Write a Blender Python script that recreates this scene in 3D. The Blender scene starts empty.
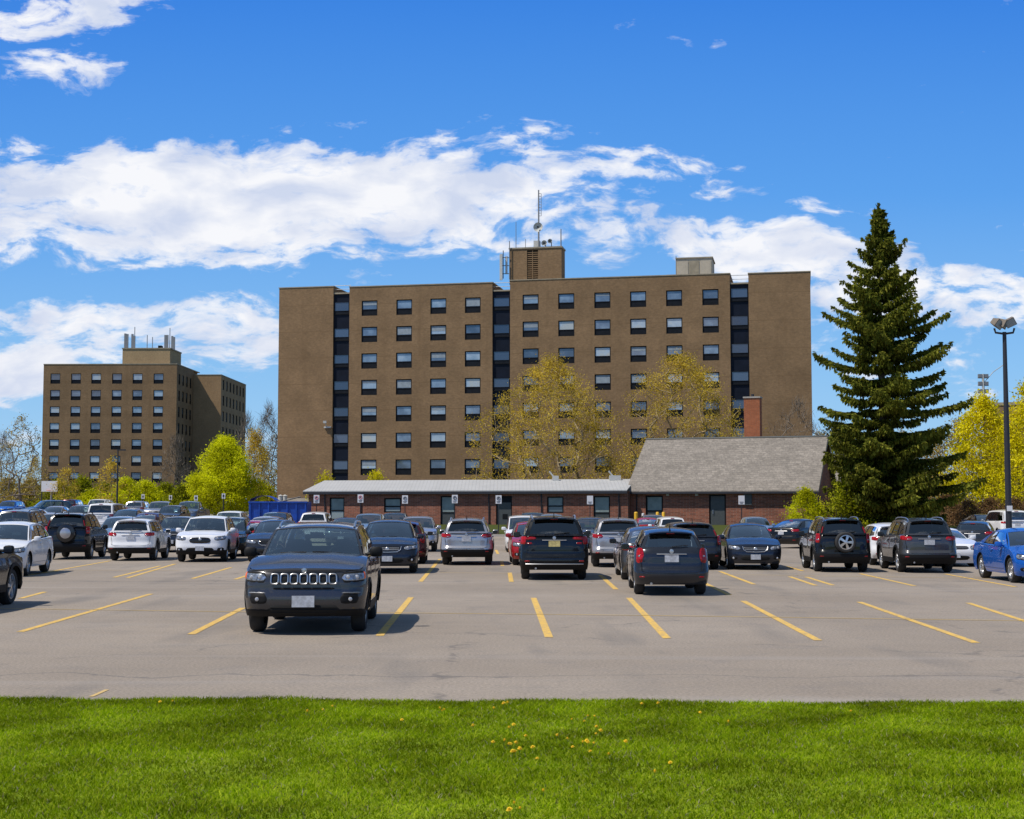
import bpy, bmesh, math, random
import numpy as np
from mathutils import Vector, Matrix
R = math.radians
SC = bpy.context.scene
COL = SC.collection
rnd = random.Random(7)

# ------------------------------------------------------------------ camera
F = 1450.0; CX, CY = 512.0, 409.5; CAMH = 1.9
PITCH = math.atan(100.5 / F)
cam_d = bpy.data.cameras.new('camera'); cam = bpy.data.objects.new('camera', cam_d); COL.objects.link(cam)
cam_d.sensor_width = 36; cam_d.lens = F / 1024 * 36; cam_d.clip_end = 6000; cam_d.clip_start = 0.1
cam.location = (0, 0, CAMH); cam.rotation_euler = (R(90) + PITCH, 0, 0)
SC.camera = cam

def ray(px, py):
    a = (px - CX) / F; b = (CY - py) / F
    return Vector((a, math.cos(PITCH) - b * math.sin(PITCH), math.sin(PITCH) + b * math.cos(PITCH)))
def ground_pt(px, py, z=0.0):
    d = ray(px, py); t = (z - CAMH) / d.z
    return Vector((d.x * t, d.y * t, z))
def at(px, py, Y):
    d = ray(px, py); t = Y / d.y
    return Vector((d.x * t, Y, CAMH + d.z * t))
def smooth(a, b, x):
    t = max(0.0, min(1.0, (x - a) / (b - a))); return t * t * (3 - 2 * t)
def interp(x, xs, ys):
    return float(np.interp(x, xs, ys))

def gz(x, y):
    """height of the ground: level by the camera, rising behind the lot"""
    w = y + .23 * x
    right = interp(w, [100, 103, 110, 125, 150, 240, 400], [0, .12, .62, .7, 1.2, 2.4, 3.0])
    left = interp(y, [70, 100, 150, 240, 400], [0, .5, 1.2, 2.4, 3.0])
    k = smooth(-14, -26, x) if False else smooth(14, 26, -x)
    return right * (1 - k) + left * k

# ------------------------------------------------------------------ mesh builder
class MB:
    def __init__(s): s.v = []; s.f = []
    def add(s, vs, fs):
        n = len(s.v); s.v += [tuple(v) for v in vs]; s.f += [tuple(i + n for i in f) for f in fs]; return s
    def box(s, c, d, rz=0.0, M=None):
        hx, hy, hz = d[0] / 2, d[1] / 2, d[2] / 2
        ps = []
        for z in (-hz, hz):
            for x, y in ((-hx, -hy), (hx, -hy), (hx, hy), (-hx, hy)):
                p = Vector((x * math.cos(rz) - y * math.sin(rz), x * math.sin(rz) + y * math.cos(rz), z))
                if M: p = M @ p
                ps.append(p + Vector(c))
        return s.add(ps, [(0, 3, 2, 1), (4, 5, 6, 7), (0, 1, 5, 4), (1, 2, 6, 5), (2, 3, 7, 6), (3, 0, 4, 7)])
    def tube(s, pts, rad, n=8, cap=True):
        pts = [Vector(p) for p in pts]
        if not isinstance(rad, (list, tuple)): rad = [rad] * len(pts)
        vs = []
        prev = None
        for i, p in enumerate(pts):
            d = (pts[min(i + 1, len(pts) - 1)] - pts[max(i - 1, 0)])
            if d.length < 1e-9: d = Vector((0, 0, 1))
            d.normalize()
            if prev is None:
                a = Vector((0, 0, 1)) if abs(d.z) < .9 else Vector((1, 0, 0))
                prev = d.cross(a).normalized()
            u = (prev - d * prev.dot(d))
            u = u.normalized() if u.length > 1e-6 else d.orthogonal().normalized()
            prev = u; w = d.cross(u)
            for k in range(n):
                t = 2 * math.pi * k / n
                vs.append(p + (u * math.cos(t) + w * math.sin(t)) * rad[i])
        fs = []
        for i in range(len(pts) - 1):
            for k in range(n):
                a = i * n + k; b = i * n + (k + 1) % n
                fs.append((a, b, b + n, a + n))
        if cap:
            fs.append(tuple(range(n - 1, -1, -1))); fs.append(tuple((len(pts) - 1) * n + k for k in range(n)))
        return s.add(vs, fs)
    def lathe(s, prof, c=(0, 0, 0), axis='z', n=24, close=False):
        vs = []
        for r, h in prof:
            for k in range(n):
                t = 2 * math.pi * k / n; a, b = r * math.cos(t), r * math.sin(t)
                p = {'z': (a, b, h), 'x': (h, a, b), 'y': (a, h, b)}[axis]
                vs.append((p[0] + c[0], p[1] + c[1], p[2] + c[2]))
        fs = []
        m = len(prof)
        for i in range(m if close else m - 1):
            j = (i + 1) % m
            for k in range(n):
                fs.append((i * n + k, i * n + (k + 1) % n, j * n + (k + 1) % n, j * n + k))
        return s.add(vs, fs)
    def grid(s, P, nu, nv, keep=None):
        vs = [P(i, j) for j in range(nv + 1) for i in range(nu + 1)]
        fs = []
        for j in range(nv):
            for i in range(nu):
                if keep is None or keep(i, j):
                    a = j * (nu + 1) + i
                    fs.append((a, a + 1, a + nu + 2, a + nu + 1))
        return s.add(vs, fs)
    def build(s, name, mat, parent=None, smooth=False, weld=0.0, angle=35, recalc=True):
        me = bpy.data.meshes.new(name)
        bm = bmesh.new()
        bv = [bm.verts.new(v) for v in s.v]
        for f in s.f:
            try: bm.faces.new([bv[i] for i in f])
            except ValueError: pass
        loose = [v for v in bm.verts if not v.link_faces]
        if loose: bmesh.ops.delete(bm, geom=loose, context='VERTS')
        if weld: bmesh.ops.remove_doubles(bm, verts=bm.verts, dist=weld)
        if recalc: bmesh.ops.recalc_face_normals(bm, faces=bm.faces)
        if smooth:
            for f in bm.faces: f.smooth = True
            for e in bm.edges:
                if len(e.link_faces) == 2 and e.calc_face_angle(0) > R(angle): e.smooth = False
        bm.to_mesh(me); bm.free()
        me.materials.append(mat)
        return link(name, me, parent)

def link(name, me, parent=None):
    o = bpy.data.objects.new(name, me); COL.objects.link(o)
    if parent is not None: o.parent = parent
    return o
def empty(name, loc=(0, 0, 0), rz=0.0, parent=None):
    o = bpy.data.objects.new(name, None); COL.objects.link(o); o.location = loc; o.rotation_euler = (0, 0, rz)
    o.empty_display_size = .3
    if parent is not None: o.parent = parent
    return o
def tag(o, label=None, cat=None, group=None, kind=None):
    if label: o['label'] = label
    if cat: o['category'] = cat
    if group: o['group'] = group
    if kind: o['kind'] = kind
    return o

# ------------------------------------------------------------------ materials
class NT:
    def __init__(s, name):
        s.m = bpy.data.materials.new(name); s.m.use_nodes = True; s.t = s.m.node_tree
        s.b = s.t.nodes['Principled BSDF']; s.out = s.t.nodes['Material Output']
    def n(s, ty, **kw):
        nd = s.t.nodes.new(ty)
        for k, v in kw.items():
            if k in nd.inputs: nd.inputs[k].default_value = v
            else: setattr(nd, k, v)
        return nd
    def l(s, a, b): s.t.links.new(a, b)
    def set(s, **kw):
        for k, v in kw.items(): s.b.inputs[k.replace('_', ' ')].default_value = v
        return s
    def tex(s, kind='Object', scale=(1, 1, 1)):
        tc = s.n('ShaderNodeTexCoord'); mp = s.n('ShaderNodeMapping'); mp.inputs['Scale'].default_value = scale
        s.l(tc.outputs[kind], mp.inputs['Vector']); return mp.outputs['Vector']
    def noise(s, vec, scale, detail=4, rough=.55):
        nn = s.n('ShaderNodeTexNoise'); nn.inputs['Scale'].default_value = scale; nn.inputs['Detail'].default_value = detail
        nn.inputs['Roughness'].default_value = rough
        s.l(vec, nn.inputs['Vector']); return nn.outputs['Fac']
    def ramp(s, fac, stops):
        r = s.n('ShaderNodeValToRGB'); e = r.color_ramp.elements
        while len(e) < len(stops): e.new(.5)
        for i, (p, c) in enumerate(stops):
            e[i].position = p; e[i].color = (*c, 1) if len(c) == 3 else c
        s.l(fac, r.inputs['Fac']); return r.outputs['Color']
    def mix(s, a, b, f, mode='MIX'):
        mx = s.n('ShaderNodeMix', data_type='RGBA', blend_type=mode)
        for sock, v in ((mx.inputs[0], f), (mx.inputs[6], a), (mx.inputs[7], b)):
            if hasattr(v, 'is_linked'): s.l(v, sock)
            elif isinstance(v, (tuple, list)): sock.default_value = (*v[:3], 1)
            else: sock.default_value = v
        return mx.outputs[2]
    def math(s, op, a, b=0.0, c=None):
        m = s.n('ShaderNodeMath', operation=op)
        for i, v in enumerate((a, b, c)):
            if v is None: continue
            if hasattr(v, 'is_linked'): s.l(v, m.inputs[i])
            else: m.inputs[i].default_value = v
        return m.outputs[0]
    def bump(s, h, strength=.3, dist=.02):
        b = s.n('ShaderNodeBump'); b.inputs['Strength'].default_value = strength; b.inputs['Distance'].default_value = dist
        s.l(h, b.inputs['Height']); s.l(b.outputs['Normal'], s.b.inputs['Normal'])
    def col(s, c): s.l(c, s.b.inputs['Base Color'])

def mat_plain(name, c, rough=.6, metal=0.0, spec=.5, var=.12, scale=8, coat=0.0):
    m = NT(name); m.set(Roughness=rough, Metallic=metal, Coat_Weight=coat)
    m.b.inputs['Specular IOR Level'].default_value = spec
    if var:
        f = m.noise(m.tex(), scale, 5)
        m.col(m.mix([v * (1 - var) for v in c], [min(1, v * (1 + var)) for v in c], m.ramp(f, [(.3, (0, 0, 0)), (.7, (1, 1, 1))])))
    else: m.b.inputs['Base Color'].default_value = (*c, 1)
    return m.m

def mat_paint(name, c, metal=.35, rough=.26):
    m = NT(name); m.set(Roughness=rough, Metallic=metal, Coat_Weight=.8, Coat_Roughness=.025, Coat_IOR=1.46); m.b.inputs['Specular IOR Level'].default_value = .2
    v = m.tex()
    f = m.noise(v, 1.3, 3)
    g = m.noise(v, 9, 4)
    base = m.mix([x * .86 for x in c], [min(1, x * 1.08) for x in c], f)
    sep = m.n('ShaderNodeSeparateXYZ'); m.l(v, sep.inputs[0])
    dirt = m.ramp(m.math('ADD', sep.outputs['Z'], m.math('MULTIPLY', g, .5)), [(.35, (1, 1, 1)), (.85, (0, 0, 0))])
    col = m.mix(base, (.16, .14, .12), m.math('MULTIPLY', dirt, .05))
    m.col(col)
    m.l(m.math('ADD', m.math('MULTIPLY', dirt, .25), rough), m.b.inputs['Roughness'])
    return m.m

def mat_glass(name, tint, refl=1.0):
    m = NT(name); t = m.t
    tr = m.n('ShaderNodeBsdfTransparent'); tr.inputs['Color'].default_value = (*tint, 1)
    gl = m.n('ShaderNodeBsdfGlossy'); gl.inputs['Roughness'].default_value = .02; gl.inputs['Color'].default_value = (.9, .96, 1, 1)
    lw = m.n('ShaderNodeFresnel'); lw.inputs['IOR'].default_value = 1.55
    mx = m.n('ShaderNodeMixShader')
    m.l(m.math('MINIMUM', m.math('MULTIPLY_ADD', lw.outputs[0], refl, .04), 1.0), mx.inputs[0]); m.l(tr.outputs[0], mx.inputs[1]); m.l(gl.outputs[0], mx.inputs[2])
    m.l(mx.outputs[0], m.out.inputs['Surface'])
    return m.m

M = {}
M['glass'] = mat_glass('clear_glass', (.62, .75, .72), 3.4)
M['privacy'] = mat_glass('privacy_glass', (.06, .07, .08), 1.7)
M['black'] = mat_plain('black_plastic', (.010, .010, .011), .6, spec=.2)
M['gloss_black'] = mat_plain('gloss_black', (.012, .012, .014), .15, spec=.6, var=0)
M['rubber'] = mat_plain('rubber', (.022, .022, .023), .85, var=.3)
M['well'] = mat_plain('wheel_well', (.008, .008, .008), .95, var=0)
M['seam'] = mat_plain('seam', (.006, .006, .006), .9, var=0)
M['alloy'] = mat_plain('alloy', (.55, .56, .58), .3, metal=.9, var=.1)
M['chrome'] = mat_plain('chrome', (.55, .56, .58), .38, metal=1.0, var=0)
M['seat'] = mat_plain('seat_cloth', (.05, .05, .055), .9)
M['plate'] = mat_plain('plate_white', (.46, .48, .52), .6, var=.3, scale=14)
M['plate_y'] = mat_plain('plate_yellow', (.55, .45, .18), .5, var=.3, scale=14)
M['lens'] = mat_plain('headlight_lens', (.26, .29, .34), .15, metal=.5, var=.8, scale=22)
M['bulb'] = mat_plain('headlight_bulb', (.5, .5, .52), .15, metal=.3, var=0)
M['amber'] = mat_plain('amber_lens', (.8, .16, .05), .2, var=.1)
M['red'] = mat_plain('tail_lens', (.34, .006, .010), .12, var=.45, scale=20)
M['red_dark'] = mat_plain('tail_lens_dark', (.22, .006, .01), .12, var=.2, scale=20)
PAINT = {
    'charcoal': ((.058, .057, .062), .5), 'navy': ((.014, .020, .036), .3), 'black': ((.006, .0065, .0075), .0),
    'white': ((.74, .75, .78), 0), 'silver': ((.42, .42, .45), .6), 'grey': ((.075, .077, .083), .5),
    'slate': ((.026, .030, .040), .4), 'red': ((.36, .012, .018), .2), 'blue': ((.006, .11, .50), .3),
    'lightblue': ((.22, .33, .48), .5), 'teal': ((.03, .09, .17), .4), 'maroon': ((.055, .008, .014), .3),
    'green': ((.012, .022, .020), .3), 'steel': ((.16, .20, .27), .5)}
for k, (c, mt) in PAINT.items(): M['p_' + k] = mat_paint('paint_' + k, c, mt)

def add_z(m_): pass
# ------------------------------------------------------------------ cars
TYPES = {
 'suv':    dict(L=4.5, W=1.86, H=1.68, wb=2.66, fo=.90, rw=.365, gc=.30, zh=.97, zb=1.09, zbr=1.17, yc=1.18, yw=1.92, yrr=4.12, yrb=4.38, rf=.70, deck=0, clad=.42),
 'hatch':  dict(L=4.35, W=1.78, H=1.54, wb=2.62, fo=.88, rw=.335, gc=.25, zh=.84, zb=.99, zbr=1.08, yc=1.10, yw=1.95, yrr=3.85, yrb=4.18, rf=.68, deck=0, clad=.30),
 'sedan':  dict(L=4.75, W=1.82, H=1.46, wb=2.78, fo=.95, rw=.335, gc=.22, zh=.80, zb=.96, zbr=1.02, yc=1.22, yw=2.10, yrr=3.45, yrb=4.30, rf=.66, deck=1.03, clad=.24),
 'coupe':  dict(L=4.6, W=1.84, H=1.30, wb=2.68, fo=.98, rw=.33, gc=.15, zh=.76, zb=.90, zbr=.97, yc=1.35, yw=2.15, yrr=2.95, yrb=3.80, rf=.64, deck=.96, clad=.22),
 'pickup': dict(L=5.6, W=1.98, H=1.88, wb=3.5, fo=1.0, rw=.40, gc=.30, zh=1.14, zb=1.27, zbr=1.30, yc=1.50, yw=2.20, yrr=3.62, yrb=3.85, rf=.74, deck=1.27, clad=.42),
 'van':    dict(L=5.0, W=1.98, H=1.82, wb=3.0, fo=.95, rw=.35, gc=.20, zh=.96, zb=1.10, zbr=1.14, yc=.98, yw=1.85, yrr=4.62, yrb=4.90, rf=.77, deck=0, clad=.30),
}
_wheel_cache = {}
def wheel_meshes(rw, spokes):
    key = (round(rw, 3), spokes)
    if key in _wheel_cache: return _wheel_cache[key]
    w = .225; hw = w / 2; ri = rw * .69
    t = MB().lathe([(ri, -hw * .8), (ri + .015, -hw), (rw - .035, -hw), (rw - .008, -hw * .72), (rw, -hw * .5), (rw, hw * .5), (rw - .008, hw * .72), (rw - .035, hw), (ri + .015, hw), (ri, hw * .8)], axis='x', n=28)
    to = t.build('wheel', M['rubber'], smooth=True, angle=30); tm = to.data; bpy.data.objects.remove(to)
    r = MB()
    r.lathe([(ri + .004, hw * .86), (ri - .018, hw * .88), (ri - .03, hw * .3), (ri - .035, -hw * .8)], axis='x', n=28)
    for k in range(spokes):
        a = 2 * math.pi * k / spokes
        for da in (-.10, .10) if spokes <= 6 else (0,):
            c, s_ = math.cos(a + da), math.sin(a + da); wd = .022 if spokes <= 6 else .024
            px, py = -s_, c
            vs = []
            for rr, h, ww in ((.03, .80, wd * .9), (ri - .02, .62, wd)):
                for sg in (-1, 1):
                    vs.append((hw * h, c * rr + px * ww * sg, s_ * rr + py * ww * sg))
                for sg in (-1, 1):
                    vs.append((hw * h - .03, c * rr + px * ww * sg * 1.3, s_ * rr + py * ww * sg * 1.3))
            r.add(vs, [(0, 1, 5, 4), (0, 4, 6, 2), (1, 3, 7, 5)])
    r.lathe([(0.0001, hw * .9), (.05, hw * .86), (.06, hw * .6)], axis='x', n=12)
    ro = r.build('rim', M['alloy'], smooth=True); rm = ro.data; bpy.data.objects.remove(ro)
    b = MB().lathe([(0.0001, hw * .05), (ri * .55, hw * .05), (ri - .02, hw * .1)], axis='x', n=20)
    bo = b.build('brake_disc', M['well'], smooth=True); bmh = bo.data; bpy.data.objects.remove(bo)
    _wheel_cache[key] = (tm, rm, bmh); return _wheel_cache[key]

_int_cache = {}
def interior_meshes():
    if _int_cache: return _int_cache
    def seat(w):
        m = MB()
        def blk(c, d, tilt=0, r=.05):
            Mx = Matrix.Rotation(tilt, 3, 'X')
            def P(i, j):
                u = i / 12 * 2 * math.pi; v = j / 6 * math.pi - math.pi / 2
                sx = math.copysign(abs(math.cos(v) * math.cos(u)) ** .45, math.cos(u)); sy = math.copysign(abs(math.cos(v) * math.sin(u)) ** .45, math.sin(u))
                sz = math.copysign(abs(math.sin(v)) ** .45, math.sin(v))
                return Mx @ Vector((sx * d[0] / 2, sy * d[1] / 2, sz * d[2] / 2)) + Vector(c)
            m.grid(P, 12, 6)
        blk((0, 0, 0), (w, .5, .16)); blk((0, .30, .30), (w * .94, .13, .60), R(-14))
        for hx in ([0] if w < .8 else [-w / 2 + .25, w / 2 - .25]): blk((hx, .40, .70), (.26, .10, .20), R(-10))
        o = m.build('seat', M['seat'], smooth=True, weld=.0005); me = o.data; bpy.data.objects.remove(o); return me
    _int_cache['seat'] = seat(.5); _int_cache['bench'] = seat(1.25)
    m = MB()
    pts = [(.18 * math.cos(t), 0, .18 * math.sin(t)) for t in [2 * math.pi * k / 20 for k in range(21)]]
    m.tube(pts, .016, 6); m.tube([(-.17, .0, 0), (.17, 0, 0)], .02, 6); m.tube([(0, 0, 0), (0, 0, -.17)], .02, 6)
    o = m.build('steering_wheel', M['black'], smooth=True); _int_cache['sw'] = o.data; bpy.data.objects.remove(o)
    return _int_cache

def make_car(label, cat, group, typ, color, loc, yaw, front='wide', tail='horiz', spokes=5, rails=False, spare=None,
             lod=0, H=None, W=None, plate='plate', dark_glass=False, name=None, L=None, chrome=False, **kw):
    """the origin is the middle of the car on the ground; the front looks along -Y when yaw = 0"""
    p = dict(TYPES[typ])
    if L:
        f_ = L / p['L']
        for k in ('wb', 'fo', 'yc', 'yw', 'yrr', 'yrb'): p[k] *= f_
        p['L'] = L
    if H:
        f_ = H / p['H']
        for k in ('zh', 'zb', 'zbr', 'deck'): p[k] *= f_
        p['H'] = H
    if W: p['W'] = W
    p.update(kw)
    L_, W_, H_ = p['L'], p['W'], p['H']; X = W_ / 2; y0, y1 = -L_ / 2, L_ / 2
    paint = M['p_' + color]
    names = {'suv': 'parked_suv', 'hatch': 'parked_hatchback', 'sedan': 'parked_sedan', 'coupe': 'parked_coupe', 'pickup': 'parked_pickup', 'van': 'parked_minivan'}
    root = empty(name or names[typ], loc, yaw)
    tag(root, label, cat, group)
    N = 3 if lod == 0 else 2
    # ---- perimeter at the widest level
    frx, fry, bow = min(.44, X * .5), .40, .07
    rrx, rry, bowr = .34, .30, .06
    pts = []
    for i in range(30):
        x = (X - frx) * i / 30; pts.append((x, y0 + bow * (x / X) ** 2))
    yb = y0 + bow * ((X - frx) / X) ** 2
    for i in range(31):
        t = i / 30 * math.pi / 2; pts.append((X - frx + frx * math.sin(t) ** .9, yb + fry * (1 - math.cos(t))))
    ybr = y1 - bowr * ((X - rrx) / X) ** 2
    n_side = 60
    for i in range(1, n_side): pts.append((X, yb + fry + (ybr - rry - yb - fry) * i / n_side))
    for i in range(31):
        t = (1 - i / 30) * math.pi / 2; pts.append((X - rrx + rrx * math.sin(t), ybr - rry * (1 - math.cos(t))))
    for i in range(1, 31):
        x = (X - rrx) * (1 - i / 30); pts.append((x, y1 - bowr * (x / X) ** 2))
    pts = np.array(pts); seg = np.hypot(*np.diff(pts, axis=0).T); S = np.concatenate([[0], np.cumsum(seg)])
    tang = np.gradient(pts, S, axis=0); tang /= np.linalg.norm(tang, axis=1)[:, None]
    ST = float(S[-1])
    s_side0 = float(S[60]); s_side1 = float(S[61 + n_side - 2 + 1])
    def s_of_y(y): return s_side0 + (y - (yb + fry))
    zb, zbr, zh, gc = p['zb'], p['zbr'], p['zh'], p['gc']
    yc, yw, yrr, yrb = [y0 + p[k] for k in ('yc', 'yw', 'yrr', 'yrb')]
    deck = p['deck']
    wf = ([0, .25, .45, .60, .70, 1.0, 2.0], [.90, .955, .985, 1.0, .995, .965, .93])
    if typ in ('suv', 'pickup', 'van'):
        pf = ([0, .28, .38, .50, .60, .68, .80, .95, 1.1, 2], [.18, .13, .03, 0, .005, .035, .035, .07, .13, .2]); pr = ([0, .30, .42, .52, .62, .68, .90, 1.1, 2], [.20, .14, .02, 0, .01, .085, .085, .12, .2])
    else:
        pf = ([0, .24, .32, .46, .56, .62, .8, 1.0, 2], [.16, .11, .02, 0, .01, .04, .11, .2, .4]); pr = ([0, .26, .38, .50, .58, .64, .85, 1.0, 2], [.20, .13, .015, 0, .01, .075, .08, .11, .2])
    def belt(y):
        if y <= yc: return zh - .02 + (zb - zh + .02) * smooth(y0 + .1, yc, y)
        if y <= yrb or not deck: return interp(y, [yc, yrb], [zb, zbr])
        return zbr + (deck - zbr) * smooth(yrb, y1 - .15, y)
    def ztop(s_):
        x, y = np.interp(abs(s_), S, pts[:, 0]), np.interp(abs(s_), S, pts[:, 1])
        z = belt(y)
        if y < y0 + 1: z += .035 * (1 - (x / X) ** 2) * (1 - smooth(y0 + .1, y0 + 1.0, y))
        return z
    wys = (y0 + p['fo'], y0 + p['fo'] + p['wb']); Ra = p['rw'] + .055
    def zlow(s_):
        a = abs(s_); y = float(np.interp(a, S, pts[:, 1]))
        z = gc
        if a < s_side0: z = gc - .02
        for wy in wys:
            d = abs(y - wy)
            if d < Ra and s_side0 - .02 < a < s_side1 + .02: z = max(z, p['rw'] + math.sqrt(max(0, Ra * Ra - d * d)))
        return z
    def P(s_, z, off=0.0):
        sg = 1 if s_ >= 0 else -1; a = abs(s_)
        x = float(np.interp(a, S, pts[:, 0])); y = float(np.interp(a, S, pts[:, 1]))
        tx, ty = float(np.interp(a, S, tang[:, 0])), float(np.interp(a, S, tang[:, 1]))
        nx, ny = ty, -tx
        x += nx * off; y += ny * off
        x *= interp(z * 1.0 / (zb) , wf[0], wf[1])
        fw = 1 - smooth(y0 + .15, y0 + .6, y); rwt = smooth(y1 - .55, y1 - .12, y)
        y += interp(z, pf[0], pf[1]) * fw - interp(z, pr[0], pr[1]) * rwt
        return Vector((x * sg, y, z))
    # ---- samples
    MF = 8 if lod == 0 else 6
    sF = [s_side0 * i / MF for i in range(-MF, MF + 1)]
    ys = []
    for wy in wys:
        for k in range(0, 15): ys.append(wy - Ra * math.cos(math.pi * k / 14))
    lo, hi = yb + fry, ybr - rry
    ys = [y for y in ys if lo + .01 < y < hi - .01]
    base = [lo + (hi - lo) * i / 26 for i in range(27)]
    extra = [yc, yw, yrb, yc + .06]
    for y in base + extra:
        if lo <= y <= hi and min([abs(y - q) for q in ys] + [9]) > .035: ys.append(y)
    if min(abs(y - lo) for y in ys) > .01: ys.append(lo)
    if min(abs(y - hi) for y in ys) > .01: ys.append(hi)
    ys = sorted(ys); sSide = [s_of_y(y) for y in ys]
    sR = [s_side1 + (ST - s_side1) * i / 7 for i in range(8)]
    K = 11
    def col_pts(s_):
        zl, zt = zlow(s_), ztop(s_)
        out = []
        for k in range(K + 1):
            f = k / K
            z = zl + (zt - zl) * f
            off = 0
            if k == K: off = -.05; 
            elif k == K - 1: z = zl + (zt - zl) * (1 - .45 / K) ; off = -.014
            elif k == 0: off = -.012
            out.append(P(s_, z, off))
        return out
    mb = MB()
    loop = [s_ for s_ in sF]                      # -side0 .. +side0
    right = sSide[1:] if abs(sSide[0] - s_side0) < .02 else sSide
    ring = loop + right + sR[1:-1] + [ST] + [-s_ for s_ in reversed(sR[1:-1])] + [-s_ for s_ in reversed(right)]
    cols = [col_pts(s_) for s_ in ring]
    nr = len(ring)
    mb.grid(lambda i, j: cols[i % nr][j], nr, K)
    # top sheet
    ML = len(sF) - 1
    fr = [s_ / s_side0 for s_ in sF]
    frow = [cols[i][K] for i in range(len(loop))]
    rows = [frow]
    fracs = [-1, -.93, -.84, -.62, -.40, -.2, 0, .2, .40, .62, .84, .93, 1] if lod == 0 else [-1, -.92, -.6, -.3, 0, .3, .6, .92, 1]
    if len(fracs) != len(frow):                   # resample so that the rows agree
        xs = [q.x for q in frow]; fx = [f * abs(xs[0]) for f in fracs]
        rows = [[Vector((x_, float(np.interp(x_, xs, [q.y for q in frow])), float(np.interp(x_, xs, [q.z for q in frow])))) for x_ in fx]]
    for j, s_ in enumerate(right):
        e = cols[len(loop) + j][K]; y = e.y; r_ = []
        g = smooth(y0 + .2, y0 + .7, y) * (1 - smooth(hi - .3, hi, y) if deck else 1)
        for f in fracs:
            z = e.z + (.055 * g + (.035 if g < 1 and y < 0 else 0) * (1 - g)) * (1 - abs(f) ** 2.2)
            if y < yc: z += .014 * g * math.exp(-((abs(f) - .45) / .1) ** 2)
            r_.append(Vector((e.x * f, y, z)))
        rows.append(r_)
    # rear top row
    rearpts = [cols[len(loop) + len(right) - 1 + j][K] for j in range(0, len(sR))] 
    def rear_row():
        xs_, ys_, zs_ = zip(*[(q.x, q.y, q.z) for q in rearpts][::-1])
        out = []
        for f in fracs:
            x_ = abs(f) * rearpts[0].x
            out.append(Vector((f * rearpts[0].x, float(np.interp(x_, xs_, ys_)), float(np.interp(x_, xs_, zs_)))))
        return out
    rows.append(rear_row())
    xb = X * interp(1.0, wf[0], wf[1]) - .055
    xr = X * p['rf']
    bw = .16
    def keep(i, j):
        a = rows[j][i]; b = rows[j + 1][i + 1]; y = (a.y + b.y) / 2; f = abs((fracs[i] + fracs[i + 1]) / 2)
        if y > yc + bw * 1.0 and y < (yrb - (.05 if deck else -.6)) and f < .9: return False
        if typ == 'pickup' and y > yrb + .1 and y < y1 - .14 and f < .9: return False
        return True
    mb.grid(lambda i, j: rows[j][i], len(fracs) - 1, len(rows) - 1, keep)
    # ---- greenhouse
    arch_f, arch_r = .05, (.09 if typ == 'hatch' else .05 if not deck else .07)
    def zr(y):
        t = (y - yw) / (yrr - yw); return H_ - .065 - arch_f * max(0, 1 - t * 2.6) ** 2 - arch_r * max(0, (t - .55) / .45) ** 2
    def xbase(y): return xb - .05 * smooth(yc + .8, yc, y) - .07 * smooth(yrb - .9, yrb, y)
    def xroof(y): return xr - .03 * smooth(yrr - .8, yrr, y)
    ys_off = bw * .95
    def side(sg, u, v, off=0.0):
        yb_ = (yc + ys_off) + (yrb - .03 - yc - ys_off) * u
        yt_ = yw + (yrr - yw) * u
        b = Vector((xbase(yb_), yb_, belt(yb_) - .012)); t = Vector((xroof(yt_), yt_, zr(yt_)))
        q = b.lerp(t, v); q.x += .028 * math.sin(math.pi * min(1, v)) + off
        q.x *= sg; return q
    def wind(f, v, off=0.0):
        yb_ = yc + ys_off * abs(f) ** 2; b = Vector((xbase(yc + .1) * f, yb_, belt(yc) - .0 + .04 * (1 - f * f)))
        b.z = b.z - .012 * abs(f); yt_ = yw - .10 * (1 - abs(f) ** 2)
        t = Vector((xroof(yw) * f, yt_, zr(yw) + .045 * (1 - abs(f) ** 2.6)))
        q = b.lerp(t, v); bl = .03 * math.sin(math.pi * v); q.y -= bl * .6 + off; q.z += bl * .6 + off * .5; return q
    def rear(f, v, off=0.0):
        yb_ = yrb - .03 + (.05 if not deck else .10) * (1 - abs(f) ** 2)
        b = Vector((xbase(yrb) * f, yb_, belt(yrb) - .012 + (.03 * (1 - f * f) if deck else 0)))
        t = Vector((xroof(yrr) * f, yrr + .05 * (1 - abs(f) ** 2), zr(yrr) + .045 * (1 - abs(f) ** 2.6)))
        q = b.lerp(t, v); bl = .03 * math.sin(math.pi * v); q.y += bl * .8 + off; q.z += bl * .3 + off * .3; return q
    g = MB(); gl = []
    us = {'hatch': [(.07, .40), (.43, .74), (.77, .91)], 'suv': [(.07, .38), (.405, .69), (.72, .91)], 'van': [(.05, .34), (.365, .64), (.665, .94)],
          'sedan': [(.08, .46), (.49, .86)], 'coupe': [(.08, .58), (.61, .84)], 'pickup': [(.08, .48), (.51, .92)]}[typ]
    if typ == 'sedan': us = [(.08, .44), (.47, .80)]
    uu = [0] + [q for ab in us for q in ab] + [1]
    U = []
    for a, b in zip(uu[:-1], uu[1:]):
        n_ = max(1, int((b - a) / .12)); U += [a + (b - a) * k / n_ for k in range(n_)]
    U.append(1); V = [0, .07, .3, .6, .88, .95, 1]
    ispane = lambda u, v: any(a < u < b for a, b in us) and .07 < v < .88
    for sg in (-1, 1):
        g.grid(lambda i, j: side(sg, U[i], V[j]), len(U) - 1, len(V) - 1, lambda i, j: not ispane((U[i] + U[i + 1]) / 2, (V[j] + V[j + 1]) / 2))
    Fw = [-1, -.95, -.75, -.5, -.25, 0, .25, .5, .75, .95, 1]; Vw = [0, .03, .25, .5, .75, .95, 1]
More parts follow.
